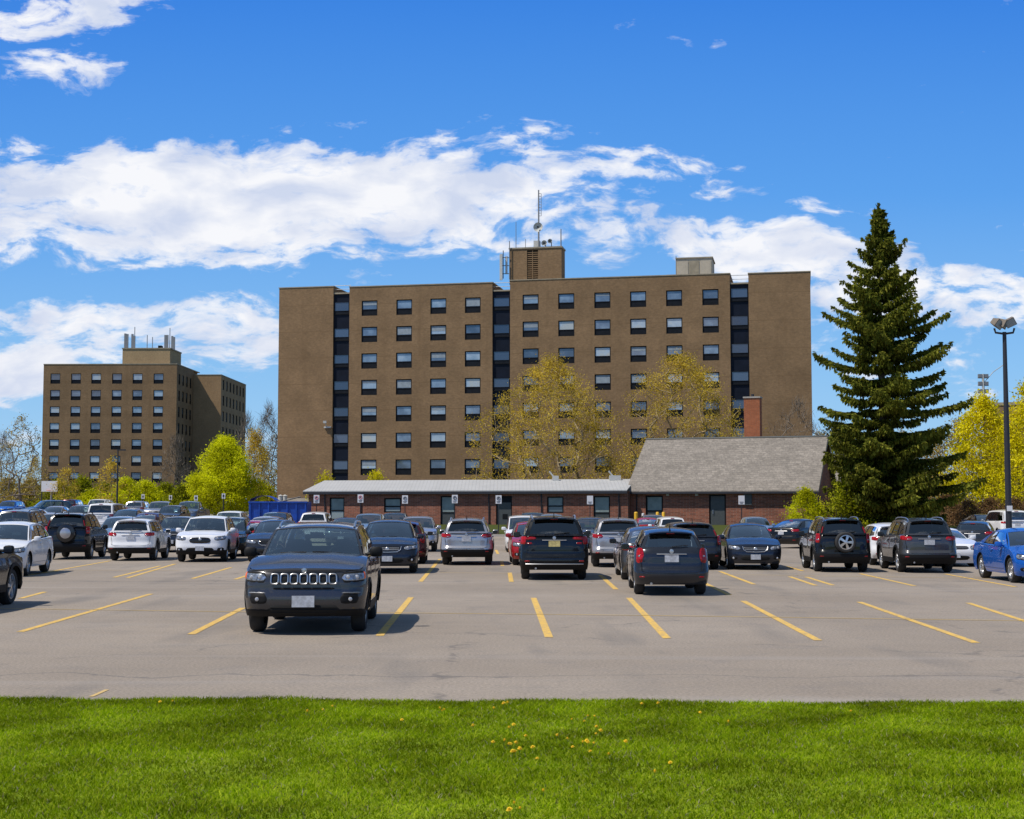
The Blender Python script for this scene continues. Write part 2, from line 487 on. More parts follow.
    g.grid(lambda i, j: wind(Fw[i], Vw[j]), 10, 6, lambda i, j: not (0 < i < 9 and 0 < j < 5))
    Fr = [-1, -.88, -.7, -.5, -.25, 0, .25, .5, .7, .88, 1]; Vr = [0, .10, .3, .5, .7, .86, 1]
    if deck: Vr = [0, .04, .3, .5, .7, .93, 1]
    g.grid(lambda i, j: rear(Fr[i], Vr[j]), 10, 6, lambda i, j: not (0 < i < 9 and 0 < j < 5))
    # roof
    RY = [0, .04, .12, .25, .4, .55, .7, .82, .92, 1]
    def roof(f, t):
        yy = yw + (yrr - yw) * t
        y = yw - .10 * (1 - abs(f) ** 2) * (1 - t) + (yrr - yw) * t + .05 * (1 - abs(f) ** 2) * t
        c = .045 + .022 * math.sin(math.pi * t) ** .5
        return Vector((xroof(yy) * f, y, zr(yy) + c * (1 - abs(f) ** 2.6)))
    FR = [-1, -.97, -.9, -.75, -.5, -.25, 0, .25, .5, .75, .9, .97, 1]
    g.grid(lambda i, j: roof(FR[i], RY[j]), 12, 9)
    mb.add(g.v, g.f)
    mb.build('body', paint, root, smooth=True, weld=.003, angle=38)
    # glass
    wg = MB().grid(lambda i, j: wind(Fw[i + 1], Vw[j + 1], -.005), 8, 4).build('windshield', M['glass'], root, smooth=True)
    rgm = M['privacy'] if dark_glass else M['glass']
    MB().grid(lambda i, j: rear(Fr[i + 1], Vr[j + 1], -.005), 8, 4).build('rear_window', rgm, root, smooth=True)
    for sg in (-1, 1):
        for k, (a, b) in enumerate(us):
            gm = M['privacy'] if (dark_glass and k >= 1) else M['glass']
            MB().grid(lambda i, j: side(sg, a + (b - a) * i / 4, .07 + .81 * j / 4, -.006), 4, 4).build('side_window', gm, root, smooth=True)
        # black pillars between the panes
        pm = MB()
        for (a, b), (c, d) in zip(us[:-1], us[1:]):
            pm.grid(lambda i, j: side(sg, b + (c - b) * i, .07 + .81 * j / 4, .003), 1, 4)
        pm.grid(lambda i, j: side(sg, us[0][0] + (us[-1][1] - us[0][0]) * i / 12, .035 + .035 * j, .003), 12, 1)
        pm.build('window_trim', M['black'] if not chrome else M['chrome'], root, smooth=True)
    # ---- patches
    def patch(nm, mat, s0, s1, z0, z1, off=.006, ns=10, nz=6, rnd_=6, parent=root, skew=0.0, lean=0.0, mb_=None):
        m = mb_ or MB()
        def Q(i, j):
            u = i / ns; h = (1 - abs(2 * u - 1) ** rnd_) ** (1 / rnd_) if rnd_ else 1
            zc = (z0 + z1) / 2 + skew * (u - .5); hz = (z1 - z0) / 2
            v = j / nz * 2 - 1
            z = zc + hz * h * v
            edge = (j in (0, nz) or (i in (0, ns)))
            return P(s0 + (s1 - s0) * u + lean * v, z, off if not edge else -.004)
        m.grid(Q, ns, nz)
        return m if mb_ else m.build(nm, mat, parent, smooth=True, angle=60)
    def tub(nm, mat, pts_, r_, parent=root): return MB().tube(pts_, r_, 6).build(nm, mat, parent, smooth=True)
    rr_ = p['rw']
    # underbody and interior floor
    ub = MB(); ub.box((0, 0, (gc + .62) / 2), (W_ - .56, L_ - .5, .62 - gc + .02)); ub.box((0, (wys[0] + wys[1]) / 2, gc + .12), (W_ - .14, p['wb'] - 2 * Ra - .04, .2))
    ub.build('underbody', M['well'], root)
    for sg in (-1, 1):
        for wy in wys:
            xo = X * .975
            MB().grid(lambda i, j: (sg * (xo - j * .36), wy - (Ra + .004) * math.cos(math.pi * i / 12), rr_ + (Ra + .004) * math.sin(math.pi * i / 12)), 12, 1).build('wheel_well', M['well'], root)
            tm, rm, bmh = wheel_meshes(p['rw'], spokes)
            w_ = link('wheel', tm, root); w_.location = (sg * (X * .955 - .12), wy, p['rw']); w_.rotation_euler = (rnd.uniform(0, 6), 0, 0 if sg > 0 else math.pi)
            link('rim', rm, w_); 
            if lod == 0: link('brake_disc', bmh, w_)
            if p['clad'] > .35 and lod == 0:
                def Q(i, j):
                    t = math.pi * (i / 16 * 1.02 - .01); rr2 = Ra - .005 + .065 * (j > 0) if j < 2 else Ra + .06
                    y = wy - rr2 * math.cos(t); z = max(gc, p['rw'] + rr2 * math.sin(t)); q = P(s_of_y(y), z, [.016, .016, -.003][j]); q.x *= sg; return q
                MB().grid(Q, 16, 2).build('arch_trim', M['black'], root, smooth=True)
    # mirrors
    for sg in (-1, 1):
        c = side(sg, .02, .05); c = Vector((sg * (X + .065), c.y + .10, belt(yc) + .055))
        mm = MB()
        def Q(i, j):
            u = i / 12 * 2 * math.pi; v = j / 6 * math.pi - math.pi / 2
            e = .6
            sx = math.copysign(abs(math.cos(v)) ** e * abs(math.cos(u)) ** e, math.cos(u)); sy = math.copysign(abs(math.cos(v)) ** e * abs(math.sin(u)) ** e, math.sin(u))
            sz = math.copysign(abs(math.sin(v)) ** e, math.sin(v))
            return c + Vector((sx * .105, sy * .07, sz * (.075 if typ != 'suv' else .085)))
        mm.grid(Q, 12, 6); mm.tube([c + Vector((-sg * .1, .02, -.03)), Vector((sg * (xb - .02), c.y + .03, belt(yc) + .01))], .025, 6)
        mi = mm.build('side_mirror', M['black'] if color in ('charcoal', 'black') or p.get('dark_mirror') else paint, root, smooth=True, weld=.0005)
        if lod == 0:
            MB().box(c + Vector((0, .0715, 0)), (.17, .004, .11)).build('mirror_glass', M['gloss_black'], mi)
    # doors, handles
    if lod == 0:
        seams = {'sedan': [.0, .47, .83], 'coupe': [0, .62], 'pickup': [0, .49, .93], 'suv': [0, .39, .74], 'hatch': [0, .41, .76], 'van': [0, .35, .70]}[typ]
        ystart = yc + ys_off - .05; ylen = yrb - ystart
        for sg in (-1, 1):
            for a, b in zip(seams[:-1], seams[1:]):
                ya, yb2 = ystart + ylen * a, ystart + ylen * b
                yb2 = min(yb2, wys[1] + .02)
                def edge_s(i, n_, grow): return s_of_y(ya - grow + (yb2 - ya + 2 * grow) * i / n_)
                def Q(i, j, grow=0.0, off=.004):
                    s_ = edge_s(i, 10, grow); zt = ztop(s_) - .03 + grow; zl = gc + .13 - grow
                    for wy in wys:      # rear door is cut by the wheel arch
                        d = abs(np.interp(s_, S, pts[:, 1]) - wy)
                        if d < Ra + .05: zl = max(zl, p['rw'] + math.sqrt((Ra + .05) ** 2 - d * d) - grow)
                    q = P(s_, zl + (zt - zl) * j / 8, off if off < .004 or (0 < i < 10 and 0 < j < 8) else .002); q.x *= sg; return q
                d_ = MB().grid(lambda i, j: Q(i, j), 10, 8).build('door', paint, root, smooth=True, angle=60)
                MB().grid(lambda i, j: Q(i, j, .010, .0015), 10, 8).build('door_seal', M['seam'], d_, smooth=True)
                hs = s_of_y(yb2 - .18); hz_ = ztop(hs) - .13
                h_ = MB().tube([Vector((sg * q.x, q.y, q.z)) for q in (P(hs - .10, hz_, .012), P(hs - .07, hz_, .035), P(hs + .07, hz_, .035), P(hs + .10, hz_, .012))], .013, 6)
                h_.build('handle', M['chrome'] if chrome else paint, d_, smooth=True)
    # cladding along the bottom
    cl = p['clad']
    if cl > .35:
        for a0, a1 in ((-s_side0 - .02, s_side0 + .02), (s_of_y(wys[0] + Ra + .03), s_of_y(wys[1] - Ra - .03)), (-s_of_y(wys[0] + Ra + .03), -s_of_y(wys[1] - Ra - .03)), (s_side1 - .02, 2 * ST - s_side1 + .02)):
            def Pw(s_, z, o_):
                if s_ > ST: q = P(2 * ST - s_, z, o_); q.x *= -1; return q
                return P(s_, z, o_)
            n_ = 22
            ctop = cl if abs(a0) > s_side0 + .1 and abs(a1) < s_side1 else cl + .02
            if a1 > ST: ctop = cl + .10
            if 0 <= abs(a0) and a0 > 0 and a1 < ST or a0 < 0 and a1 < -s_side0: ctop = gc + .13
            MB().grid(lambda i, j: Pw(a0 + (a1 - a0) * i / n_, gc - .02 + (ctop - gc + .02) * j / 4, [.01, .013, .013, .013, .006][j]), n_, 4).build('lower_cladding', M['black'], root, smooth=True)
    # rear needs mirrored helper: s measured from the rear centre
    def RS(x_): return ST - abs(x_) if x_ >= 0 else -(ST - abs(x_))
    def rpatch(nm, mat, x0, x1, z0, z1, off=.006, ns=10, nz=6, rnd_=6, parent=root, skew=0.0):
        m = MB()
        def Q(i, j):
            u = i / ns; h = (1 - abs(2 * u - 1) ** rnd_) ** (1 / rnd_) if rnd_ else 1
            zc = (z0 + z1) / 2 + skew * (u - .5); hz = (z1 - z0) / 2; v = j / nz * 2 - 1
            x_ = x0 + (x1 - x0) * u; edge = (j in (0, nz) or (i in (0, ns)))
            q = P(ST - abs(x_), zc + hz * h * v, off if not edge else -.004)
            if x_ < 0: q.x *= -1
            return q
        return m.grid(Q, ns, nz).build(nm, mat, parent, smooth=True, angle=60)
    # ------------------------------------------------ front
    k = zh / .97
    sc = X / .93
    if front == 'slots':
        P_ = P; dz_ = zh - .97
        def P(s_, z, off=0.0, P_=P_): return P_(s_, z + (dz_ if z > .6 else dz_ * .6), off)
        rpz = (.72, .925)
        patch('grille_panel', M['gloss_black'], -.545 * sc, .545 * sc, .73, .925, .004, 16, 6, 10)
        for i in range(7):
            c = (i - 3) * .145 * sc; w = .056 * sc
            gq = MB(); ring_ = []
            for t in range(24):
                a = 2 * math.pi * t / 24; e = .5
                ring_.append(P(c + w * math.copysign(abs(math.cos(a)) ** e, math.cos(a)), .825 + .075 * math.copysign(abs(math.sin(a)) ** e, math.sin(a)), .016))
            gq.tube(ring_ + [ring_[0]], .011, 6, False)
            gs = gq.build('grille_slot', M['chrome'], root, smooth=True)
            patch('slot_mesh', M['well'], c - w * .95, c + w * .95, .755, .895, .007, 6, 4, 8, parent=gs)
        for sg in (-1, 1):
            hl = patch('headlight', M['lens'], sg * .56 * sc, sg * 1.0 * sc, .785, .915, .010, 10, 6, 5, skew=.02)
            patch('bezel', M['well'], sg * .55 * sc, sg * 1.01 * sc, .77, .93, .004, 10, 6, 5, parent=hl, skew=.02)
            patch('indicator', M['amber'], sg * .95 * sc, sg * 1.02 * sc, .81, .925, .014, 5, 4, 5, parent=hl)
            for hx in (.66, .80):
                cc = P(sg * hx * sc, .850, .014); MB().lathe([(.0001, -.012), (.024, -.008), (.032, .0)], c=cc, axis='y', n=14).build('bulb', M['bulb'], hl, smooth=True)
            fg = patch('fog_housing', M['black'], sg * .54 * sc, sg * .86 * sc, .46, .61, .006, 10, 6, 4)
            patch('fog_trim', M['chrome'], sg * .55 * sc, sg * .90 * sc, .60, .625, .012, 8, 2, 6, parent=fg)
            cc = P(sg * .70 * sc, .53, .014); MB().lathe([(.0001, -.014), (.026, -.008), (.032, .006)], c=cc, axis='y', n=14).build('fog_lamp', M['bulb'], fg, smooth=True)
        patch('upper_intake', M['well'], -.50 * sc, .50 * sc, .655, .70, .004, 14, 4, 6)
        patch('lower_intake', M['well'], -.56 * sc, .56 * sc, .29, .45, .018, 16, 6, 5)
        for zz in (.33, .37, .41): tub('intake_bar', M['black'], [P(x_ * sc, zz, .022) for x_ in (-.5, -.25, 0, .25, .5)], .007)
        MB().box(P(.0, .50, .035), (.34, .02, .17)).build('licence_plate', M[plate], root)
        em = MB().lathe([(.0001, 0), (.035, .004), (.04, .0)], c=P(0, .955, .012), axis='y', n=14); em.build('emblem', M['chrome'], root, smooth=True)
        tub('hood_lip', M['black'], [P(x_ * sc, .952 + .0 * x_, .004) for x_ in (-.9, -.6, -.3, 0, .3, .6, .9)], .006)
    elif front:
        zt = zh - .06
        if front == 'hex':
            patch('grille', M['gloss_black'], -.40 * sc, .40 * sc, zt - .24, zt - .01, .012, 14, 6, 3.2)
            for zz in (zt - .17, zt - .12, zt - .07): tub('grille_bar', M['black'], [P(x_ * sc, zz, .016) for x_ in (-.3, 0, .3)], .007)
        elif front == 'chrome_v':
            gr = patch('grille', M['gloss_black'], -.42 * sc, .42 * sc, zt - .17, zt + .01, .010, 14, 6, 4)
            pts_ = [P(x_ * sc, z_, .018) for x_, z_ in ((-.43, zt), (-.40, zt - .10), (-.30, zt - .165), (0, zt - .175), (.30, zt - .165), (.40, zt - .10), (.43, zt))]
            tub('grille_surround', M['chrome'], pts_, .013)
            for zz in (zt - .05, zt - .10): tub('grille_bar', M['black'] if color != 'navy' else M['chrome'], [P(x_ * sc, zz, .014) for x_ in (-.36, 0, .36)], .008)
        elif front == 'wide':
            patch('grille', M['gloss_black'], -.48 * sc, .48 * sc, zt - .12, zt, .010, 14, 6, 6)
            tub('grille_bar', M['chrome'], [P(x_ * sc, zt - .06, .014) for x_ in (-.46, 0, .46)], .009)
        em = MB().lathe([(.0001, -.006), (.05, -.003), (.058, .004)], c=P(0, zt - .08, .018), axis='y', n=16); em.build('emblem', M['chrome'], root, smooth=True)
        for sg in (-1, 1):
            hl = patch('headlight', M['lens'], sg * .50 * sc, sg * 1.02 * sc, zt - .10, zt + .025, .010, 10, 6, 4, skew=.05)
            patch('bezel', M['well'], sg * .49 * sc, sg * 1.03 * sc, zt - .115, zt + .035, .004, 10, 6, 4, parent=hl, skew=.05)
            if lod == 0:
                for hx in (.62, .80):
                    cc = P(sg * hx * sc, zt - .04, .012); MB().lathe([(.0001, -.012), (.030, -.008), (.040, .0)], c=cc, axis='y', n=12).build('bulb', M['bulb'], hl, smooth=True)
            fg = patch('fog_housing', M['black'], sg * .62 * sc, sg * .92 * sc, .40 * k, .53 * k, .008, 8, 4, 3)
            if lod == 0:
                cc = P(sg * .76 * sc, .46 * k, .014); MB().lathe([(.0001, -.012), (.030, -.006), (.036, .004)], c=cc, axis='y', n=12).build('fog_lamp', M['bulb'], fg, smooth=True)
        patch('lower_intake', M['well'], -.52 * sc, .52 * sc, gc + .07, gc + .24, .016, 14, 5, 4)
        MB().box(P(0, .50 * k, .025), (.31, .02, .16)).build('licence_plate', M[plate], root)
    # wipers
    if lod == 0:
        for x0_, x1_ in ((-.62, -.10), (.02, .58)):
            tub('wiper', M['black'], [wind(x0_, .04, .016), wind((x0_ + x1_) / 2, .035, .02), wind(x1_, .03, .016)], .009)
    # ------------------------------------------------ rear
    zt2 = zbr if not deck else deck - .04
    if tail == 'vertical':
        for sg in (-1, 1):
            tl = rpatch('tail_light', M['red'], sg * (.70 * sc), sg * (.95 * sc), zt2 - .33, zt2 + .01, .008, 8, 8, 2.6)
            rpatch('reverse_lamp', M['lens'], sg * (.79 * sc), sg * (.87 * sc), zt2 - .21, zt2 - .14, .012, 6, 4, 2.5, parent=tl)
    elif tail == 'tall':
        for sg in (-1, 1):
            tl = rpatch('tail_light', M['red'], sg * (.80 * sc), sg * (1.04 * sc), zt2 - .26, zt2 + .02, .014, 8, 8, 6)
            rpatch('reverse_lamp', M['lens'], sg * (.82 * sc), sg * (.98 * sc), zt2 - .19, zt2 - .14, .019, 6, 4, 6, parent=tl)
            tub('upper_lamp', M['red_dark'], [rear(sg * .97, .10, .01), rear(sg * .97, .55, .01)], .022, tl)
    elif tail == 'wrap':
        for sg in (-1, 1):
            tl = rpatch('tail_light', M['red'], sg * (.50 * sc), sg * (1.06 * sc), zt2 - .12, zt2 - .03, .012, 10, 5, 5)
            rpatch('outer_lamp', M['red'], sg * (.78 * sc), sg * (1.06 * sc), zt2 - .24, zt2 - .03, .015, 8, 6, 5, parent=tl)
            rpatch('inner_lamp', M['red_dark'], sg * (.60 * sc), sg * (.78 * sc), zt2 - .24, zt2 - .19, .010, 8, 4, 5, parent=tl)
    else:
        for sg in (-1, 1):
            tl = rpatch('tail_light', M['red'], sg * (.55 * sc), sg * (1.06 * sc), zt2 - .17, zt2 - .04, .012, 10, 6, 4, skew=.03)
            rpatch('reverse_lamp', M['lens'], sg * (.58 * sc), sg * (.76 * sc), zt2 - .15, zt2 - .12, .017, 6, 3, 4, parent=tl)
    if tail and lod == 0 or tail and not front:
        if not deck:      # tailgate shut lines
            tg = []
            for x_, z_ in ((-.80, zbr), (-.79, .95 * k), (-.74, .66 * k), (-.6, .61 * k), (0, .60 * k), (.6, .61 * k), (.74, .66 * k), (.79, .95 * k), (.80, zbr)):
                q = P(ST - abs(x_) * sc, z_, .001); q.x = math.copysign(q.x, x_) if x_ else 0; tg.append(q)
            tub('tailgate_seal', M['seam'], tg, .006)
            rpatch('plate_recess', M['seam'] if color in ('black',) else paint, -.36 * sc, .36 * sc, zt2 - .30, zt2 - .12, -.002, 8, 4, 6)
        bar = [P(ST - abs(x_), zt2 - .13, .014) for x_ in (.34, .2, .0)]
        bar = [Vector((-q.x, q.y, q.z)) for q in bar] + [Vector((q.x, q.y, q.z)) for q in reversed(bar[:-1])]
        tub('tailgate_trim', M['chrome'] if not spare else M['black'], bar, .011)
    if tail:
        if not spare:
            MB().box(P(ST, zt2 - .23, .012) , (.31, .015, .15)).build('licence_plate', M[plate], root)
        MB().lathe([(.0001, .008), (.045, .004), (.05, -.004)], c=P(ST, zt2 - .07, .012), axis='y', n=14).build('emblem', M['chrome'], root, smooth=True)
        for sg in (-1, 1): rpatch('reflector', M['red_dark'], sg * .66 * sc, sg * .84 * sc, .47 * k, .52 * k, .02, 6, 3, 6)
        tub('brake_lamp', M['red'], [rear(x_, .95, .016) for x_ in (-.16, 0, .16)], .016)
        if lod == 0:
            if not deck: tub('rear_wiper', M['black'], [rear(.0, .09, .02), rear(-.25, .13, .03), rear(-.55, .18, .025)], .010)
            tub('exhaust', M['alloy'], [(.5 * sc, y1 - .35, gc + .03), (.5 * sc, y1 - .1, gc + .02)], .03)
            if not deck:
                MB().grid(lambda i, j: [rear(-.88 + 1.76 * i / 8, 1.0, .0), rear(-.88 + 1.76 * i / 8, .97, .12), rear(-.88 + 1.76 * i / 8, .90, .10)][j], 8, 2).build('spoiler', paint, root, smooth=True, angle=70)
        if p.get('chrome_bumper'):
            ch = [P(ST - abs(x_), .44, .022) for x_ in (.80, .6, .3, .0)]
            tub('bumper_trim', M['chrome'], [Vector((-q.x, q.y, q.z)) for q in ch] + ch[::-1][1:], .014)
    if spare:
        c = P(ST, zbr - .24, 0) + Vector((-.03, 0, 0)); c.y += .02
        tm, rm, bmh = wheel_meshes(.315, 5)
        if spare == 'wheel':
            w_ = link('spare_wheel', tm, root); w_.location = (c.x, c.y + .12, c.z); w_.rotation_euler = (0, 0, R(90)); link('rim', rm, w_)
            MB().lathe([(.0001, -.03), (.24, -.03)], axis='x', n=20).build('wheel_backing', M['well'], w_)
        else:
            w_ = MB().lathe([(.0001, .25), (.20, .25), (.21, .24), (.33, .22), (.355, .18), (.355, .0)], c=(c.x, c.y, c.z), axis='y', n=32).build('spare_wheel', M['gloss_black'], root, smooth=True)
            MB().lathe([(.0001, .256), (.19, .256), (.205, .246)], c=(c.x, c.y, c.z), axis='y', n=32).build('cover_disc', M['p_silver'], w_, smooth=True)
    if rails:
        for sg in (-1, 1):
            ya, yb_ = yw + .15, yrr - .15
            pts_ = [Vector((sg * (xroof(y) - .05), y, zr(y) + z_)) for y, z_ in ((ya, .01), (ya + .12, .055), (ya + .35, .075), ((ya + yb_) / 2, .08), (yb_ - .35, .075), (yb_ - .12, .055), (yb_, .01))]
            tub('roof_rail', M['chrome'] if rails == 'chrome' else M['black'], pts_, .018)
    if lod == 0 and not deck:
        a = roof(0, .92); MB().lathe([(.02, 0), (.012, .05), (.004, .16)], c=(a.x, a.y, a.z), n=6).build('antenna', M['black'], root, smooth=True)
    if typ == 'pickup':
        b = MB(); ya, yb_ = yrb + .12, y1 - .16
        b.box((0, (ya + yb_) / 2, .72), (W_ - .34, yb_ - ya, .05))
        for sg in (-1, 1): b.box((sg * (X - .19), (ya + yb_) / 2, 1.0), (.04, yb_ - ya, .52))
        for y_ in (ya, yb_): b.box((0, y_, 1.0), (W_ - .34, .04, .52))
        b.build('cargo_bed', M['black'], root)
    # interior
    im = interior_meshes(); fz = .62
    for x_ in (-.38, .38):
        s_ = link('seat', im['seat'], root); s_.location = (x_ * sc, yc + (yrr - yc) * .38, fz + .02); s_.scale = (1, 1, (H_ - fz - .10) / 1.02)
    if typ not in ('pickup',):
        s_ = link('rear_bench', im['bench'], root); s_.location = (0, yc + (yrr - yc) * .72, fz); s_.scale = (1, 1, (H_ - fz - .12) / 1.02)
    MB().box((0, yc + .32, zb - .12), (W_ - .42, .42, .2)).build('dashboard', M['black'], root)
    if lod == 0:
        s_ = link('steering_wheel', im['sw'], root); s_.location = (.38 * sc, yc + .58, zb - .03); s_.rotation_euler = (R(-25), 0, 0)
        MB().box((0, yw + .12, H_ - .20), (.22, .02, .07)).build('rear_view_mirror', M['black'], root)
    return root
# ------------------------------------------------------------------ world: sky, clouds, sun
SUN_EL, SUN_AZ = R(57), R(114)       # azimuth measured to the left of the view direction
sun_dir = Vector((-math.sin(SUN_AZ) * math.cos(SUN_EL), math.cos(SUN_AZ) * math.cos(SUN_EL), math.sin(SUN_EL)))
sd = bpy.data.lights.new('sun', 'SUN'); sd.energy = 4.7; sd.angle = R(.5); sd.color = (1, .93, .83)
so = bpy.data.objects.new('sun', sd); COL.objects.link(so); so.location = (-60, -20, 80)
so.rotation_euler = sun_dir.to_track_quat('Z', 'Y').to_euler()
w = bpy.data.worlds.new('World'); SC.world = w; w.use_nodes = True
class WN(NT):
    def __init__(s, w): s.t = w.node_tree
W = WN(w)
bg = w.node_tree.nodes['Background']
sky = W.n('ShaderNodeTexSky', sky_type='NISHITA', sun_disc=False, sun_elevation=SUN_EL, sun_rotation=-SUN_AZ, altitude=200, air_density=1.0, dust_density=.25, ozone_density=2.5)
tc = W.n('ShaderNodeTexCoord')
sp = W.n('ShaderNodeSeparateXYZ'); W.l(tc.outputs['Generated'], sp.inputs[0])
ay = W.math('MAXIMUM', W.math('ABSOLUTE', sp.outputs['Y']), .12)
u0w = W.math('DIVIDE', sp.outputs['X'], ay); v0w = W.math('DIVIDE', sp.outputs['Z'], ay)
cw = W.n('ShaderNodeCombineXYZ'); W.l(u0w, cw.inputs[0]); W.l(W.math('MULTIPLY', v0w, 1.8), cw.inputs[1])
nw = W.n('ShaderNodeTexNoise'); nw.inputs['Scale'].default_value = 9; nw.inputs['Detail'].default_value = 5; W.l(cw.outputs[0], nw.inputs['Vector'])
sw = W.n('ShaderNodeSeparateColor'); W.l(nw.outputs['Color'], sw.inputs[0])
u = W.math('ADD', u0w, W.math('MULTIPLY', W.math('SUBTRACT', sw.outputs[0], .5), .06)); v = W.math('ADD', v0w, W.math('MULTIPLY', W.math('SUBTRACT', sw.outputs[1], .5), .04))
vneg = W.math('MAXIMUM', v, 0.0)
# coordinates of a flat cloud deck for the noise
cu = W.n('ShaderNodeCombineXYZ'); W.l(W.math('MULTIPLY', u, 1.0), cu.inputs[0]); W.l(W.math('MULTIPLY', v, 2.3), cu.inputs[1])
nb = W.n('ShaderNodeTexNoise'); nb.inputs['Scale'].default_value = 7.5; nb.inputs['Detail'].default_value = 9; nb.inputs['Roughness'].default_value = .58; W.l(cu.outputs[0], nb.inputs['Vector'])
nb2 = W.n('ShaderNodeTexNoise'); nb2.inputs['Scale'].default_value = 36; nb2.inputs['Detail'].default_value = 7; nb2.inputs['Roughness'].default_value = .6; W.l(cu.outputs[0], nb2.inputs['Vector'])
def blob(cx, cy, rx, ry, amp, rot=0.0):
    """an ellipse in the sky (sky position given as slopes)"""
    a = (cx - 512) / F; b = (510 - cy) / F; rx /= F; ry /= F
    du = W.math('SUBTRACT', u, a); dv = W.math('SUBTRACT', v, b)
    c_, s_ = math.cos(rot), math.sin(rot)
    p_ = W.math('ADD', W.math('MULTIPLY', du, c_ / rx), W.math('MULTIPLY', dv, s_ / rx))
    q_ = W.math('ADD', W.math('MULTIPLY', du, -s_ / ry), W.math('MULTIPLY', dv, c_ / ry))
    r2 = W.math('ADD', W.math('MULTIPLY', p_, p_), W.math('MULTIPLY', q_, q_))
    e = W.math('POWER', 2.718, W.math('MULTIPLY', W.math('MULTIPLY', r2, r2), -.7))
    return W.math('MULTIPLY', e, amp)
blobs = [(250, 190, 330, 56, 1.0, R(0)), (520, 165, 240, 34, .62, R(-3)), (60, 215, 170, 52, .75, 0), (330, 232, 270, 34, .6, 0), (250, 150, 150, 34, .55, R(6)), (760, 243, 190, 30, .72, R(-8)), (600, 215, 150, 40, .6, R(-10)),
         (5, 150, 80, 24, .6, 0), (60, 8, 115, 26, .62, R(8)), (60, 64, 66, 24, .68, 0), (160, 322, 200, 30, .75, R(-4)), (230, 340, 130, 36, .7, 0), (15, 370, 75, 34, .85, 0),
         (960, 297, 180, 34, .80, R(-4)), (840, 210, 60, 12, .38, R(-10)), (930, 350, 160, 40, .26, 0), (100, 350, 80, 20, .5, 0), (1000, 440, 200, 50, .25, 0), (560, 128, 60, 14, .38, 0), (850, 330, 90, 40, .3, 0),
         (1500, 220, 500, 60, .8, 0), (-500, 180, 450, 80, .8, 0), (-300, 420, 600, 50, .5, 0), (1500, 420, 500, 50, .4, 0), (500, -700, 900, 200, .5, 0)]
acc = None
for b in blobs:
    e = blob(*b); acc = e if acc is None else W.math('MAXIMUM', acc, e)
n1 = W.math('SUBTRACT', nb.outputs['Fac'], .5); n2 = W.math('SUBTRACT', nb2.outputs['Fac'], .5)
dens = W.math('ADD', W.math('ADD', W.math('MULTIPLY_ADD', acc, 1.06, -.06), W.math('MULTIPLY', n1, 1.75)), W.math('MULTIPLY', n2, 1.7))
cr = W.ramp(dens, [(.34, (0, 0, 0)), (.46, (.20, .20, .20)), (.60, (.72, .72, .72)), (.82, (1, 1, 1))])
bot = W.math('MULTIPLY', cr, W.ramp(v, [(0.0, (.35, .35, .35)), (.08, (1, 1, 1))]))
nb3 = W.n('ShaderNodeTexNoise'); nb3.inputs['Scale'].default_value = 16; nb3.inputs['Detail'].default_value = 6; W.l(cu.outputs[0], nb3.inputs['Vector'])
shade = W.ramp(nb3.outputs['Fac'], [(.35, (6.2, 6.9, 8.6)), (.58, (9.3, 9.4, 9.8))])
# the sky colour, kept as the sky texture gives it, with its blue a little deeper
hs = W.n('ShaderNodeHueSaturation'); hs.inputs['Saturation'].default_value = 1.25; hs.inputs['Value'].default_value = 1.0; hs.inputs['Hue'].default_value = .50
W.l(sky.outputs[0], hs.inputs['Color'])
grad = W.ramp(W.math('MAXIMUM', v0w, 0.0), [(0.0, (3.9, 6.6, 9.2)), (.10, (2.5, 5.4, 9.3)), (.22, (1.05, 3.7, 9.0)), (.36, (.42, 2.4, 8.2)), (.9, (1.7, 2.5, 3.8))])
base_sky = W.mix(hs.outputs[0], grad, .85)
fin = W.mix(base_sky, shade, bot)
W.l(fin, bg.inputs['Color']); bg.inputs['Strength'].default_value = .1
SC.view_settings.view_transform = 'Standard'; SC.view_settings.look = 'None'; SC.view_settings.exposure = 0; SC.view_settings.gamma = 1
SC.cycles.use_denoising = True
SC.cycles.max_bounces = 8; SC.cycles.transparent_max_bounces = 12; SC.cycles.caustics_reflective = False; SC.cycles.caustics_refractive = False
# ------------------------------------------------------------------ ground, lot, lawn
def sheet(name, mat, xs, ys, zoff, inside=None, kind='structure', zf=None):
    m = MB(); zf = zf or gz
    m.grid(lambda i, j: (xs[i], ys[j], zf(xs[i], ys[j]) + zoff), len(xs) - 1, len(ys) - 1, inside and (lambda i, j: inside((xs[i] + xs[i + 1]) / 2, (ys[j] + ys[j + 1]) / 2)))
    o = m.build(name, mat, smooth=True, recalc=False); o['kind'] = kind; return o
m = NT('asphalt'); v3 = m.tex()
big = m.noise(v3, .12, 4, .6); mid = m.noise(v3, 1.1, 5, .65); fine = m.noise(v3, 26, 4, .75); fine2 = m.noise(v3, 140, 2, .7)
c = m.mix((.240, .199, .158), (.308, .259, .210), m.ramp(big, [(.35, (0, 0, 0)), (.65, (1, 1, 1))]))
c = m.mix(c, (.165, .150, .142), m.math('MULTIPLY', m.ramp(mid, [(.52, (0, 0, 0)), (.8, (1, 1, 1))]), .55))
c = m.mix(c, m.ramp(fine, [(.3, (.45, .45, .45)), (.7, (1.45, 1.45, 1.45))]), .75, 'MULTIPLY')
c = m.mix(c, m.ramp(fine2, [(.3, (.6, .6, .6)), (.75, (1.5, 1.5, 1.5))]), .4, 'MULTIPLY')
wrp = m.n('ShaderNodeVectorMath', operation='ADD'); nc = m.n('ShaderNodeTexNoise'); nc.inputs['Scale'].default_value = .8; nc.inputs['Detail'].default_value = 6
